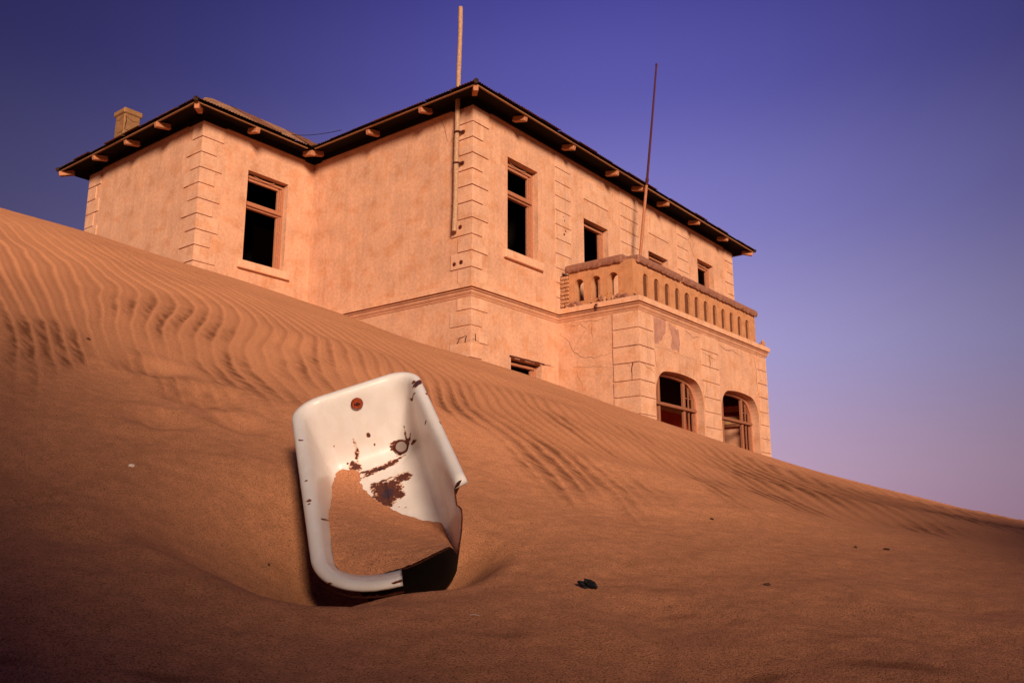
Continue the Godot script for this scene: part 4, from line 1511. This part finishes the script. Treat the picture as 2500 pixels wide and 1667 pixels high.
# ------------------------------------------------------------------ poles
func build_poles() -> void:
	var T := house.transform
	var pole := Node3D.new()
	pole.name = "wooden_pole"
	add_child(pole)
	pole.transform = T
	tag(pole, "weathered wooden pole clamped to the house corner and rising through the eaves", "pole")
	var st := begin()
	var pts := []
	var rad := []
	for k in 15:
		var t := k / 14.0
		pts.append(Vector3(-0.115 + 0.006 * sin(k * 1.1), lerpf(6.155, 11.34, t), lerpf(-0.382, -0.288, t) + 0.008 * sin(k * 0.7)))
		rad.append(lerpf(0.056, 0.050, t) + 0.002 * sin(k * 2.0))
	tube(st, pts, rad, 9)
	mk("shaft", st, M.pole, pole)
	for y: float in [8.37, 7.66]:
		var z := lerpf(-0.382, -0.288, (y - 6.155) / 5.185)
		st = begin()
		var ring := []
		for k in 15:
			var an := TAU * k / 14.0
			ring.append(Vector3(-0.112 + cos(an) * 0.064, y + 0.01 * cos(an), z + sin(an) * 0.064))
		tube(st, ring, [0.012], 6, false)
		var up := []
		for p: Vector3 in ring:
			up.append(p + Vector3(0, 0.022, 0))
		tube(st, up, [0.010], 6, false)
		var cl := mk("clamp", st, M.dark_rust, pole)
		st = begin()
		tube(st, [Vector3(-0.06, y + 0.01, z + 0.05), Vector3(-0.06, y + 0.01, z + 0.13)], [0.016], 6)
		tube(st, [Vector3(-0.06, y + 0.01, z + 0.105), Vector3(-0.06, y + 0.01, z + 0.155)], [0.034], 8)
		tube(st, [Vector3(-0.13, y - 0.01, z + 0.12), Vector3(0.0, y + 0.01, z + 0.12)], [0.014], 6)
		tube(st, [Vector3(-0.06, y, z - 0.05), Vector3(-0.06, y - 0.03, z - 0.10)], [0.013], 6)
		mk("clamp_bolt", st, M.dark_rust, cl)
	var flag := Node3D.new()
	flag.name = "flagpole"
	add_child(flag)
	flag.transform = T
	tag(flag, "slim rusty iron flagpole leaning over the balcony, fixed at the eave", "pole")
	st = begin()
	tube(st, [Vector3(6.08, 5.0, 0.28), Vector3(6.19, 7.034, 0.47), Vector3(6.294, 8.974, 0.668)], [0.042, 0.040, 0.038], 9)
	mk("lower_tube", st, M.frame, flag)
	st = begin()
	tube(st, [Vector3(6.294, 8.96, 0.668), Vector3(6.302, 9.14, 0.69), Vector3(6.39, 10.8, 0.85), Vector3(6.479, 12.43, 1.0)], [0.034, 0.033, 0.028, 0.024], 9)
	tube(st, [Vector3(6.479, 12.43, 1.0), Vector3(6.481, 12.49, 1.0)], [0.034, 0.02], 8)
	mk("upper_tube", st, M.dark_rust, flag)
	st = begin()
	tube(st, [Vector3(6.299, 9.08, 0.683), Vector3(6.304, 9.17, 0.693)], [0.045], 9)
	mk("collar", st, M.dark_rust, flag)

# ------------------------------------------------------------------ bathtub
# outline point k of n at inset d: [point, is on the head arc]
func head_shape(d: float, h: float) -> Vector2:
	# [centre of the head curve along the tub, its depth] at inset d and height h: the back rest slopes
	var ex := 0.06 * smooth(-0.01, -0.045, h) + 0.40 * clampf(-h, 0.0, 0.46)
	return Vector2(TUB_LEN - TUB_HALF - ex * 0.5, maxf(TUB_HALF - d - ex * 0.6, 0.02))

func taper(Y: float, h: float) -> float:
	return 0.09 * smooth(0.8, 1.4, Y) * clampf((-h - 0.05) / 0.38, 0.0, 1.0)

func rim_point(s: float, d: float, h := 0.0) -> Vector2:
	# s in 0..1: far edge (0-.12), right corner (-.20), right side (-.42), head arc (-.72), left side (-.92), left corner (-1)
	var rf := 0.17
	var H := TUB_HALF
	var hs := head_shape(d, h)
	var yc := hs.x
	if s < 0.12:
		return Vector2(lerpf(rf, 2 * H - rf, s / 0.12), d) if d < rf else Vector2(lerpf(d, 2 * H - d, s / 0.12), d)
	if s < 0.20:
		var an := (s - 0.12) / 0.08 * PI / 2.0
		if d < rf:
			return Vector2(2 * H - rf + (rf - d) * sin(an), rf - (rf - d) * cos(an))
		return Vector2(2 * H - d, d)
	if s < 0.42:
		var Yr := lerpf(maxf(rf, d), yc, (s - 0.20) / 0.22)
		return Vector2(2 * H - minf(d + taper(Yr, h), H - 0.03), Yr)
	if s < 0.72:
		var an := (s - 0.42) / 0.30 * PI
		return Vector2(H + (H - minf(d + taper(yc, h), H - 0.03)) * cos(an), yc + hs.y * sin(an))
	if s < 0.92:
		var Yl := lerpf(yc, maxf(rf, d), (s - 0.72) / 0.20)
		return Vector2(minf(d + taper(Yl, h), H - 0.03), Yl)
	var an2 := (s - 0.92) / 0.08 * PI / 2.0
	if d < rf:
		return Vector2(rf - (rf - d) * cos(an2), rf - (rf - d) * sin(an2))
	return Vector2(d, d)

func build_tub() -> void:
	var tub := Node3D.new()
	tub.name = "bathtub"
	add_child(tub)
	# local axes: x across, y up out of the tub, z from the drain end to the round end
	tub.transform = Transform3D(Basis(TUB_W, TUB_N, -TUB_L), TUB_AT)
	tag(tub, "white enamel bathtub, rusty and broken at one rim, tilted in the sand", "bathtub")
	var inner := [Vector2(0.0005, -0.020), Vector2(0.0, -0.008), Vector2(0.003, 0.003), Vector2(0.011, 0.0105), Vector2(0.022, 0.0140), Vector2(0.035, 0.0135), Vector2(0.047, 0.009), Vector2(0.057, -0.003), Vector2(0.064, -0.022), Vector2(0.069, -0.05), Vector2(0.073, -0.10), Vector2(0.077, -0.16), Vector2(0.081, -0.22), Vector2(0.085, -0.28), Vector2(0.089, -0.33), Vector2(0.097, -0.37), Vector2(0.114, -0.40), Vector2(0.146, -0.42), Vector2(0.20, -0.43), Vector2(0.26, -0.433), Vector2(0.34, -0.434)]
	var outer := [Vector2(0.0005, -0.020), Vector2(0.007, -0.030), Vector2(0.024, -0.034), Vector2(0.046, -0.032), Vector2(0.062, -0.05), Vector2(0.066, -0.10), Vector2(0.070, -0.16), Vector2(0.074, -0.22), Vector2(0.078, -0.29), Vector2(0.083, -0.36), Vector2(0.098, -0.405), Vector2(0.132, -0.435), Vector2(0.17, -0.446), Vector2(0.24, -0.456), Vector2(0.34, -0.458)]
	# columns; the broken stretch runs from the right side round to the middle of the head
	var ss := []
	for k in 14:
		ss.append(0.12 * k / 14.0)
	for k in 14:
		ss.append(0.12 + 0.08 * k / 14.0)
	var sb0 := 0.20 + 0.22 * (1.255 - 0.17) / (1.41 - 0.17)
	var sb1 := 0.42 + 0.30 * 0.522
	for k in 18:
		ss.append(lerpf(0.20, sb0 - 0.001, k / 17.0))
	for k in 61:
		ss.append(lerpf(sb0, sb1, k / 60.0))
	for k in 30:
		ss.append(lerpf(sb1 + 0.0012, 0.72, k / 30.0))
	for k in 22:
		ss.append(0.72 + 0.20 * k / 22.0)
	for k in 14:
		ss.append(0.92 + 0.08 * k / 14.0)
	var nn := FastNoiseLite.new()
	nn.seed = 8
	nn.frequency = 12.0
	nn.fractal_octaves = 3
	var edge := func(s: float) -> float:
		if s < sb0 or s > sb1:
			return 1.0
		var t := (s - sb0) / (sb1 - sb0)
		var y := table([0.0, 0.05, 0.12, 0.22, 0.34, 0.45, 0.60, 0.78, 0.92, 1.0], [-0.035, -0.085, -0.06, -0.11, -0.175, -0.195, -0.15, -0.095, -0.058, -0.045], t)
		var hc: float = y
		if t > 0.30:
			for k in 4:
				var q := rim_point(s, 0.073, hc)
				hc = lerpf(y, maxf(sand_h(q.x, q.y) - 0.004, -0.20), smooth(0.30, 0.48, t) * (1.0 - smooth(0.93, 1.0, t)))
		return hc + nn.get_noise_1d(t * 3.0) * lerpf(0.016, 0.004, smooth(0.3, 0.5, t))
	var height_clip := func(list: Array, hc: float) -> Array:
		# index and fraction of the place where the profile drops below hc
		for i in range(8 if list.size() > 16 else 4, list.size() - 1):
			if list[i].y >= hc and list[i + 1].y < hc:
				return [i, (list[i].y - hc) / (list[i].y - list[i + 1].y)]
		return [8 if list.size() > 16 else 4, 0.0]
	var gin := []
	var gout := []
	for s: float in ss:
		var hc: float = edge.call(s)
		for side: int in [0, 1]:
			var list := inner if side == 0 else outer
			var colp := []
			if hc > 0.5:
				for v: Vector2 in list:
					var p := rim_point(s, v.x, v.y)
					var wob := 0.0012 * nn.get_noise_2d(s * 30.0, v.y * 20.0)
					colp.append(Vector3(p.x, v.y + wob, p.y))
			else:
				var c: Array = height_clip.call(list, hc)
				var vd: float = lerpf(list[c[0]].x, list[c[0] + 1].x, c[1])
				for i in list.size():
					var v: Vector2 = list[i]
					if i <= c[0]:
						v = Vector2(vd, hc)
					var p := rim_point(s, v.x, v.y)
					colp.append(Vector3(p.x, v.y, p.y))
			(gin if side == 0 else gout).append(colp)
	loft(tub, "enamel_basin", gin, tub_enamel(), true, ss, sb0, sb1)
	loft(tub, "outer_shell", gout, M.tub_black, false, ss, sb0, sb1)
	# bare broken metal: along the torn edge and across the two rim ends
	var st := begin()
	for k in ss.size():
		var k2 := (k + 1) % ss.size()
		var hk: float = edge.call(ss[k])
		var hk2: float = edge.call(ss[k2])
		if hk < 0.5 and hk2 < 0.5:
			quad(st, gin[k][0], gin[k2][0], gout[k2][0], gout[k][0], Vector3.UP)
		elif (hk < 0.5) != (hk2 < 0.5):
			var full := k if hk > 0.5 else k2
			var cut := k2 if hk > 0.5 else k
			var dirn: Vector3 = gin[cut][5] - gin[full][5]
			var cen := Vector3.ZERO
			var ringp := []
			for i in range(0, 10):
				ringp.append(gin[full][i])
			for i in range(5, 0, -1):
				ringp.append(gout[full][i])
			for p: Vector3 in ringp:
				cen += p / ringp.size()
			for i in ringp.size():
				tri(st, cen, ringp[i], ringp[(i + 1) % ringp.size()], dirn)
	mk("broken_edge", st, M.rust_edge, tub)
	# rusty lip hanging below the front rim
	st = begin()
	for k in 46:
		var s := lerpf(sb1 + 0.002, 0.70, k / 46.0)
		var s2 := lerpf(sb1 + 0.002, 0.70, (k + 1) / 46.0)
		var w0 := 0.012 * absf(nn.get_noise_1d(k * 0.9)) + 0.004
		var p := rim_point(s, -0.0015)
		var p2 := rim_point(s2, -0.0015)
		quad(st, Vector3(p.x, -0.032 + w0, p.y), Vector3(p2.x, -0.032 + w0, p2.y), Vector3(p2.x, -0.036, p2.y), Vector3(p.x, -0.036, p.y), Vector3(p.x - 0.36, 0, 1))
	mk("chipped_rim_edge", st, M.rust_edge, tub)
	# overflow plate on the end wall
	var E := Transform3D(Basis(Vector3.RIGHT, Vector3(0, 1, -0.06).normalized(), Vector3(0, 0.06, 1).normalized()), Vector3(0.353, -0.066, 0.0845))
	st = begin()
	tube(st, [E * Vector3(0, 0, -0.004), E * Vector3(0, 0, 0.004), E * Vector3(0, 0, 0.009)], [0.033, 0.033, 0.027], 28)
	var op := mk("overflow_plate", st, M.rust_disc, tub)
	st = begin()
	tube(st, [E * Vector3(0, 0, 0.004), E * Vector3(0, 0, 0.015)], [0.011, 0.008], 12)
	tube(st, [E * Vector3(-0.016, 0.004, 0.012), E * Vector3(0.017, -0.002, 0.013)], [0.0035], 6)
	mk("plate_screw", st, M.dark_rust, op)
	# waste hole low in the end wall with the old pipe behind it
	var D := Transform3D(Basis(Vector3.RIGHT, Vector3(0, 0.75, -0.66).normalized(), Vector3(0, 0.66, 0.75).normalized()), Vector3(0.512, -0.385, 0.140))
	st = begin()
	var ring := []
	for k in 25:
		var an := TAU * k / 24.0
		ring.append(D * Vector3(cos(an) * 0.036, sin(an) * 0.034, 0.001))
	tube(st, ring, [0.006], 6, false)
	var dr := mk("waste_ring", st, M.rust_edge, tub)
	st = begin()
	tube(st, [D * Vector3(0, 0, -0.01), D * Vector3(0, 0, 0.0035)], [0.0335, 0.0335], 24)
	mk("waste_plug", st, M.grey_pipe, dr)
	st = begin()
	rock(st, Transform3D(Basis(), Vector3(0.365, -0.4305, 0.222)), Vector3(0.030, 0.006, 0.020), 5, 0.4, 2)
	mk("bolt_hole", st, M.hole, tub)
	tub_sand()

func loft(tub: Node, called: String, g: Array, m: Material, uv: bool, ss: Array, sb0: float, sb1: float) -> void:
	var n := g.size()
	var k := (g[0] as Array).size()
	var verts := PackedVector3Array()
	var uvs := PackedVector2Array()
	var norms := PackedVector3Array()
	verts.resize(n * k)
	uvs.resize(n * k)
	norms.resize(n * k)
	for i in n:
		for j in k:
			var p: Vector3 = g[i][j]
			verts[i * k + j] = p
			uvs[i * k + j] = Vector2((p.x + 0.05) / 0.85, (p.z - p.y + 0.10) / 2.5)
	var idx := PackedInt32Array()
	for i in n:
		var i2 := (i + 1) % n
		for j in k - 1:
			var q := [i * k + j, i2 * k + j, i2 * k + j + 1, i * k + j + 1]
			for t: Array in [[0, 1, 2], [0, 2, 3]]:
				var a := verts[q[t[0]]]
				var b := verts[q[t[1]]]
				var c := verts[q[t[2]]]
				var nr := (c - a).cross(b - a)
				if nr.length_squared() < 1e-15:
					continue
				for v: int in t:
					norms[q[v]] += nr
				idx.append_array([q[t[0]], q[t[1]], q[t[2]]])
	# basin normals should look up / inwards, shell normals down / outwards
	var flip := 0.0
	for i in n:
		flip += norms[i * k + k - 2].y
	var sgn := 1.0 if (flip > 0.0) == uv else -1.0
	for i in n * k:
		norms[i] = (norms[i] * sgn).normalized() if norms[i].length_squared() > 1e-15 else Vector3.UP
	if sgn < 0.0:
		for i in range(0, idx.size(), 3):
			var t := idx[i + 1]
			idx[i + 1] = idx[i + 2]
			idx[i + 2] = t
	# floor: close the middle with a strip between the two long sides
	var mid_idx := PackedInt32Array()
	var last := []
	for i in n:
		last.append(i * k + k - 1)
	for i in n / 2:
		var a: int = last[i]
		var b: int = last[(i + 1) % n]
		var c: int = last[(n - 1 - i) % n]
		var d: int = last[(n - 2 - i + n) % n]
		mid_idx.append_array([a, b, d, a, d, c])
	idx.append_array(mid_idx)
	var arr := []
	arr.resize(Mesh.ARRAY_MAX)
	arr[Mesh.ARRAY_VERTEX] = verts
	arr[Mesh.ARRAY_NORMAL] = norms
	arr[Mesh.ARRAY_TEX_UV] = uvs
	arr[Mesh.ARRAY_INDEX] = idx
	var am := ArrayMesh.new()
	am.add_surface_from_arrays(Mesh.PRIMITIVE_TRIANGLES, arr)
	var o := MeshInstance3D.new()
	o.name = called
	o.mesh = am
	o.material_override = m
	tub.add_child(o, true)

# enamel with its rust: blobs given as (across, along the unrolled end wall and floor), radii, turn, strength
func tub_enamel() -> StandardMaterial3D:
	var W := 680
	var H := 2000
	var blobs := [
		[0.235, 0.555, 0.026, 0.036, -0.3, 1.0], [0.225, 0.525, 0.016, 0.022, 0.2, 0.9], [0.262, 0.47, 0.011, 0.035, 0.2, 0.75], [0.272, 0.42, 0.008, 0.05, 0.0, 0.55], [0.20, 0.505, 0.006, 0.006, 0.0, 0.8], [0.215, 0.568, 0.005, 0.004, 0.0, 0.8],
		[0.285, 0.63, 0.045, 0.010, 0.1, 0.85], [0.33, 0.645, 0.045, 0.022, -0.1, 1.0], [0.40, 0.64, 0.045, 0.020, -0.25, 1.05], [0.44, 0.628, 0.025, 0.022, -0.3, 1.0], [0.475, 0.612, 0.035, 0.008, -0.35, 0.8], [0.29, 0.672, 0.04, 0.008, -0.1, 0.8],
		[0.475, 0.50, 0.020, 0.030, 0.3, 1.0], [0.505, 0.475, 0.045, 0.014, 0.15, 1.0], [0.545, 0.485, 0.020, 0.016, 0.3, 0.9], [0.56, 0.50, 0.006, 0.05, 0.4, 0.75], [0.585, 0.515, 0.012, 0.018, 0.6, 0.8], [0.555, 0.445, 0.005, 0.05, 0.1, 0.6], [0.49, 0.575, 0.018, 0.010, -0.4, 0.7],
		[0.468, 0.805, 0.036, 0.036, 0.3, 1.05], [0.44, 0.795, 0.02, 0.018, 0.0, 0.9],
		[0.365, 0.905, 0.060, 0.085, 0.3, 1.25], [0.33, 0.83, 0.030, 0.05, 0.3, 1.05], [0.345, 0.985, 0.034, 0.045, 0.1, 1.1], [0.415, 0.955, 0.028, 0.030, 0.6, 1.0], [0.355, 0.775, 0.045, 0.008, -0.15, 0.9], [0.40, 0.84, 0.03, 0.04, 0.0, 1.0], [0.305, 0.80, 0.018, 0.03, 0.0, 0.9],
		[0.356, 0.362, 0.009, 0.013, 0.0, 1.0], [0.373, 0.437, 0.005, 0.009, 0.0, 0.85],
		[0.036, 0.424, 0.010, 0.006, 0.1, 1.0], [0.028, 0.412, 0.004, 0.004, 0.1, 0.9], [0.033, 0.82, 0.006, 0.006, 0.1, 0.9], [0.029, 0.991, 0.012, 0.009, 0.1, 0.75], [0.032, 1.02, 0.006, 0.006, 0.0, 0.7], [0.078, 1.122, 0.004, 0.022, 0.5, 0.85],
		[0.694, 0.219, 0.016, 0.036, 0.75, 1.4], [0.676, 0.19, 0.009, 0.014, 0.3, 1.2], [0.645, 0.268, 0.004, 0.036, -0.4, 0.8], [0.716, 0.36, 0.006, 0.012, 0.0, 0.9], [0.719, 0.69, 0.004, 0.016, 0.0, 0.9], [0.655, 0.62, 0.004, 0.010, 0.0, 0.6],
		[0.325, 1.745, 0.030, 0.006, 0.1, 0.75], [0.06, 1.61, 0.012, 0.006, 0.8, 0.6], [0.40, 1.06, 0.005, 0.004, 0.0, 0.8], [0.43, 1.085, 0.006, 0.004, 0.0, 0.8], [0.16, 0.36, 0.003, 0.006, 0.4, 0.7],
	]
	var n := FastNoiseLite.new()
	n.seed = 77
	n.frequency = 0.045
	n.fractal_octaves = 5
	var nl := FastNoiseLite.new()
	nl.seed = 12
	nl.frequency = 0.006
	nl.fractal_octaves = 3
	var im := Image.create(W, H, false, Image.FORMAT_RGB8)
	var ro := Image.create(W, H, false, Image.FORMAT_L8)
	var field := PackedFloat32Array()
	field.resize(W * H)
	var sx := W / 0.85
	var sy := H / 2.5
	for b: Array in blobs:
		var cx: float = (b[0] + 0.05) * sx
		var cy: float = (b[1] + 0.10) * sy
		var R: float = maxf(b[2], b[3]) * 2.2 * sx
		var ca := cos(b[4])
		var sa := sin(b[4])
		for y in range(maxi(0, int(cy - R)), mini(H, int(cy + R))):
			for x in range(maxi(0, int(cx - R)), mini(W, int(cx + R))):
				var dx := (x - cx) / sx
				var dy := (y - cy) / sy
				var u: float = (dx * ca + dy * sa) / b[2]
				var v: float = (-dx * sa + dy * ca) / b[3]
				var f: float = b[5] * 1.06 * (1.0 - 0.42 * (u * u + v * v))
				if f > field[y * W + x]:
					field[y * W + x] = f
	var white := Color(0.83, 0.775, 0.745)
	for y in H:
		for x in W:
			var f := field[y * W + x]
			var l := nl.get_noise_2d(x, y * 0.8)
			var c := white * (1.0 + 0.06 * l)
			c = c.lerp(Color(0.62, 0.46, 0.30), clampf(0.10 + 0.5 * nl.get_noise_2d(x * 2.5 + 900.0, y * 1.2), 0.0, 0.09))
			var rough := 88
			if f > 0.0:
				var halo := clampf((f * 1.1 + n.get_noise_2d(x * 0.5 + 99.0, y * 0.3) * 0.5 - 0.12) * 1.1, 0.0, 0.55)
				c = c.lerp(Color(0.62, 0.33, 0.16), halo)
			if n.get_noise_2d(x * 6.0 + 37.0, y * 6.0) > 0.62:
				c = c.lerp(Color(0.25, 0.10, 0.06), 0.6)
			if f > 0.05:
				var k := n.get_noise_2d(x, y) * 0.85
				var t := f + k
				if t > 0.56:
					var kk := n.get_noise_2d(x * 3.0 + 500.0, y * 3.0)
					c = Color(0.045, 0.010, 0.010).lerp(Color(0.17, 0.034, 0.014), clampf(0.4 + kk * 1.2, 0.0, 1.0))
					if f > 1.18:
						c = Color(0.045, 0.015, 0.03)
					rough = 200
				elif t > 0.49:
					c = Color(0.34, 0.085, 0.03)
					rough = 180
				elif t > 0.30:
					var w := (t - 0.30) / 0.19
					c = c.lerp(Color(0.60, 0.29, 0.13), w * 0.85)
					rough = 110
			im.set_pixel(x, y, Color(c.r, c.g, c.b).linear_to_srgb())
			ro.set_pixel(x, y, Color8(rough, rough, rough))
	var m := StandardMaterial3D.new()
	m.albedo_texture = ImageTexture.create_from_image(im)
	m.roughness = 1.0
	m.roughness_texture = ImageTexture.create_from_image(ro)
	m.metallic_specular = 0.5
	m.texture_repeat = false
	return m

# height of the sand inside the tub, above its rim plane
func sand_h(X: float, Y: float) -> float:
	var co := [-0.3871, 0.052, 0.4092, -0.1427, -0.0565, -0.1067, -1.0043, 0.8397, 0.2066, -0.1705, -1.0682, -0.4975, 0.9766, 0.9139]
	var h: float = co[0] + Y * (co[1] + Y * (co[2] + Y * (co[3] + Y * co[4]))) + X * (co[5] + Y * (co[6] + Y * (co[7] + Y * co[8]))) + X * X * (co[9] + Y * (co[10] + Y * co[11])) + X * X * X * (co[12] + Y * co[13])
	h -= 0.30 * smooth(0.545, 0.645, X) * smooth(0.85, 1.2, Y)
	return h + 0.012 * n_mid.get_noise_2d(X * 3.0, Y * 2.5) + 0.003 * n_mid.get_noise_2d(X * 14.0, Y * 14.0)

func tub_sand() -> void:
	var nx := 130
	var ny := 340
	var P := []
	var keep := []
	for j in ny + 1:
		for i in nx + 1:
			var X := lerpf(0.068, 0.652, float(i) / nx)
			var Y := lerpf(0.08, 1.70, float(j) / ny)
			var h := sand_h(X, Y)
			var ins := outline_inset(X, Y)
			var hs := head_shape(0.077, h)
			ins -= taper(Y, h)
			if Y > hs.x:
				ins = minf(ins, 0.077 + 0.283 * (1.0 - Vector2((X - TUB_HALF) / (TUB_HALF - 0.077 - taper(hs.x, h)), (Y - hs.x) / hs.y).length()))
			var hin := table([0.066, 0.068, 0.089, 0.097, 0.114, 0.146, 0.20, 0.26], [-0.39, -0.39, -0.395, -0.40, -0.405, -0.42, -0.43, -0.433], ins)
			P.append(Vector3(X, h, Y))
			keep.append(ins > 0.0715 and h > hin - 0.012 and not (Y < 0.42 and X > 0.32))
	var st := begin()
	st.set_smooth_group(0)
	for j in ny:
		for i in nx:
			var a := j * (nx + 1) + i
			var q := [a, a + 1, a + nx + 2, a + nx + 1]
			var n := 0
			for k: int in q:
				n += 1 if keep[k] else 0
			if n >= 3:
				var o: Array = q.filter(func(k): return keep[k])
				for t in range(1, o.size() - 1):
					var pa: Vector3 = P[o[0]]
					var pb: Vector3 = P[o[t]]
					var pc: Vector3 = P[o[t + 1]]
					if (pc - pa).cross(pb - pa).y < 0.0:
						var x := pb
						pb = pc
						pc = x
					for v: Vector3 in [pa, pb, pc]:
						st.add_vertex(v)
	st.index()
	st.generate_normals()
	var o := mk("sand_heap", st, M.tub_sand, self)
	o.transform = Transform3D(Basis(TUB_W, TUB_N, -TUB_L), TUB_AT)
	tag(o, "smooth drift of brown sand lying inside the white bathtub", "sand")

# ------------------------------------------------------------------ small things
func on_ground(deg: float, tan_e: float) -> Vector3:
	var s := sin(deg_to_rad(deg))
	var c := -cos(deg_to_rad(deg))
	var r := 2.2
	while r < 24.0:
		if ground(r * s, r * c) >= tan_e * r:
			break
		r += 0.01
	return Vector3(r * s, ground(r * s, r * c), r * c)

func build_small_things() -> void:
	var p := on_ground(4.8, -0.0594)
	var st := begin()
	rock(st, Transform3D(Basis.from_euler(Vector3(0.2, -0.35, -0.35)), Vector3(0, 0.010, 0)), Vector3(0.064, 0.03, 0.045), 3, 0.6, 3)
	var o := mk("coal_lump", st, M.coal, self)
	o.position = p
	tag(o, "glossy black lump of coal lying alone on the sand", "stone")
	var info := [
		[15.6, -0.0549, 0.022, "small dark brown pebble on the sand right of the black lump", "pebble"],
		[12.54, 0.0134, 0.020, "tiny dark pebble on the smooth slope below the arched windows", "pebble"],
		[20.8, -0.0157, 0.022, "left one of two tiny dark pebbles far right on the sand", "pebble"],
		[22.48, -0.0176, 0.026, "right one of two tiny dark pebbles far right on the sand", "pebble"],
		[-14.97, -0.0345, 0.014, "tiny black pebble on the lip of the hollow left of the bathtub", "pebble"],
		[-23.2, 0.0666, 0.020, "small pale shell fragment on the sand far left", "shell"],
		[-26.2, 0.196, 0.03, "dark twig stub sticking out of the ripples at far left", "twig"],
	]
	for k in info.size():
		var q := on_ground(info[k][0], info[k][1])
		st = begin()
		var s: float = info[k][2]
		rock(st, Transform3D(Basis.from_euler(Vector3(k, k * 2.0, 0)), Vector3(0, s * 0.15, 0)), Vector3(s * 1.4, s * 0.6, s), 50 + k, 0.5, 2)
		o = mk(["pebble", "pebble", "pebble", "pebble", "pebble", "shell_fragment", "twig_stub"][k], st, M.shell if k == 5 else M.pebble, self)
		o.position = q
		tag(o, info[k][3], info[k][4], "pebbles scattered on the sand" if k < 5 else "")
	p = on_ground(-2.3, -0.089)
	st = begin()
	tube(st, [Vector3(-0.016, 0.004, -0.012), Vector3(0.0, 0.006, 0.0), Vector3(0.015, 0.003, 0.014)], [0.0012, 0.0016, 0.001], 6)
	o = mk("splinter", st, M.shell, self)
	o.position = p
	tag(o, "thin pale splinter of wood on the sand below the bathtub", "splinter")
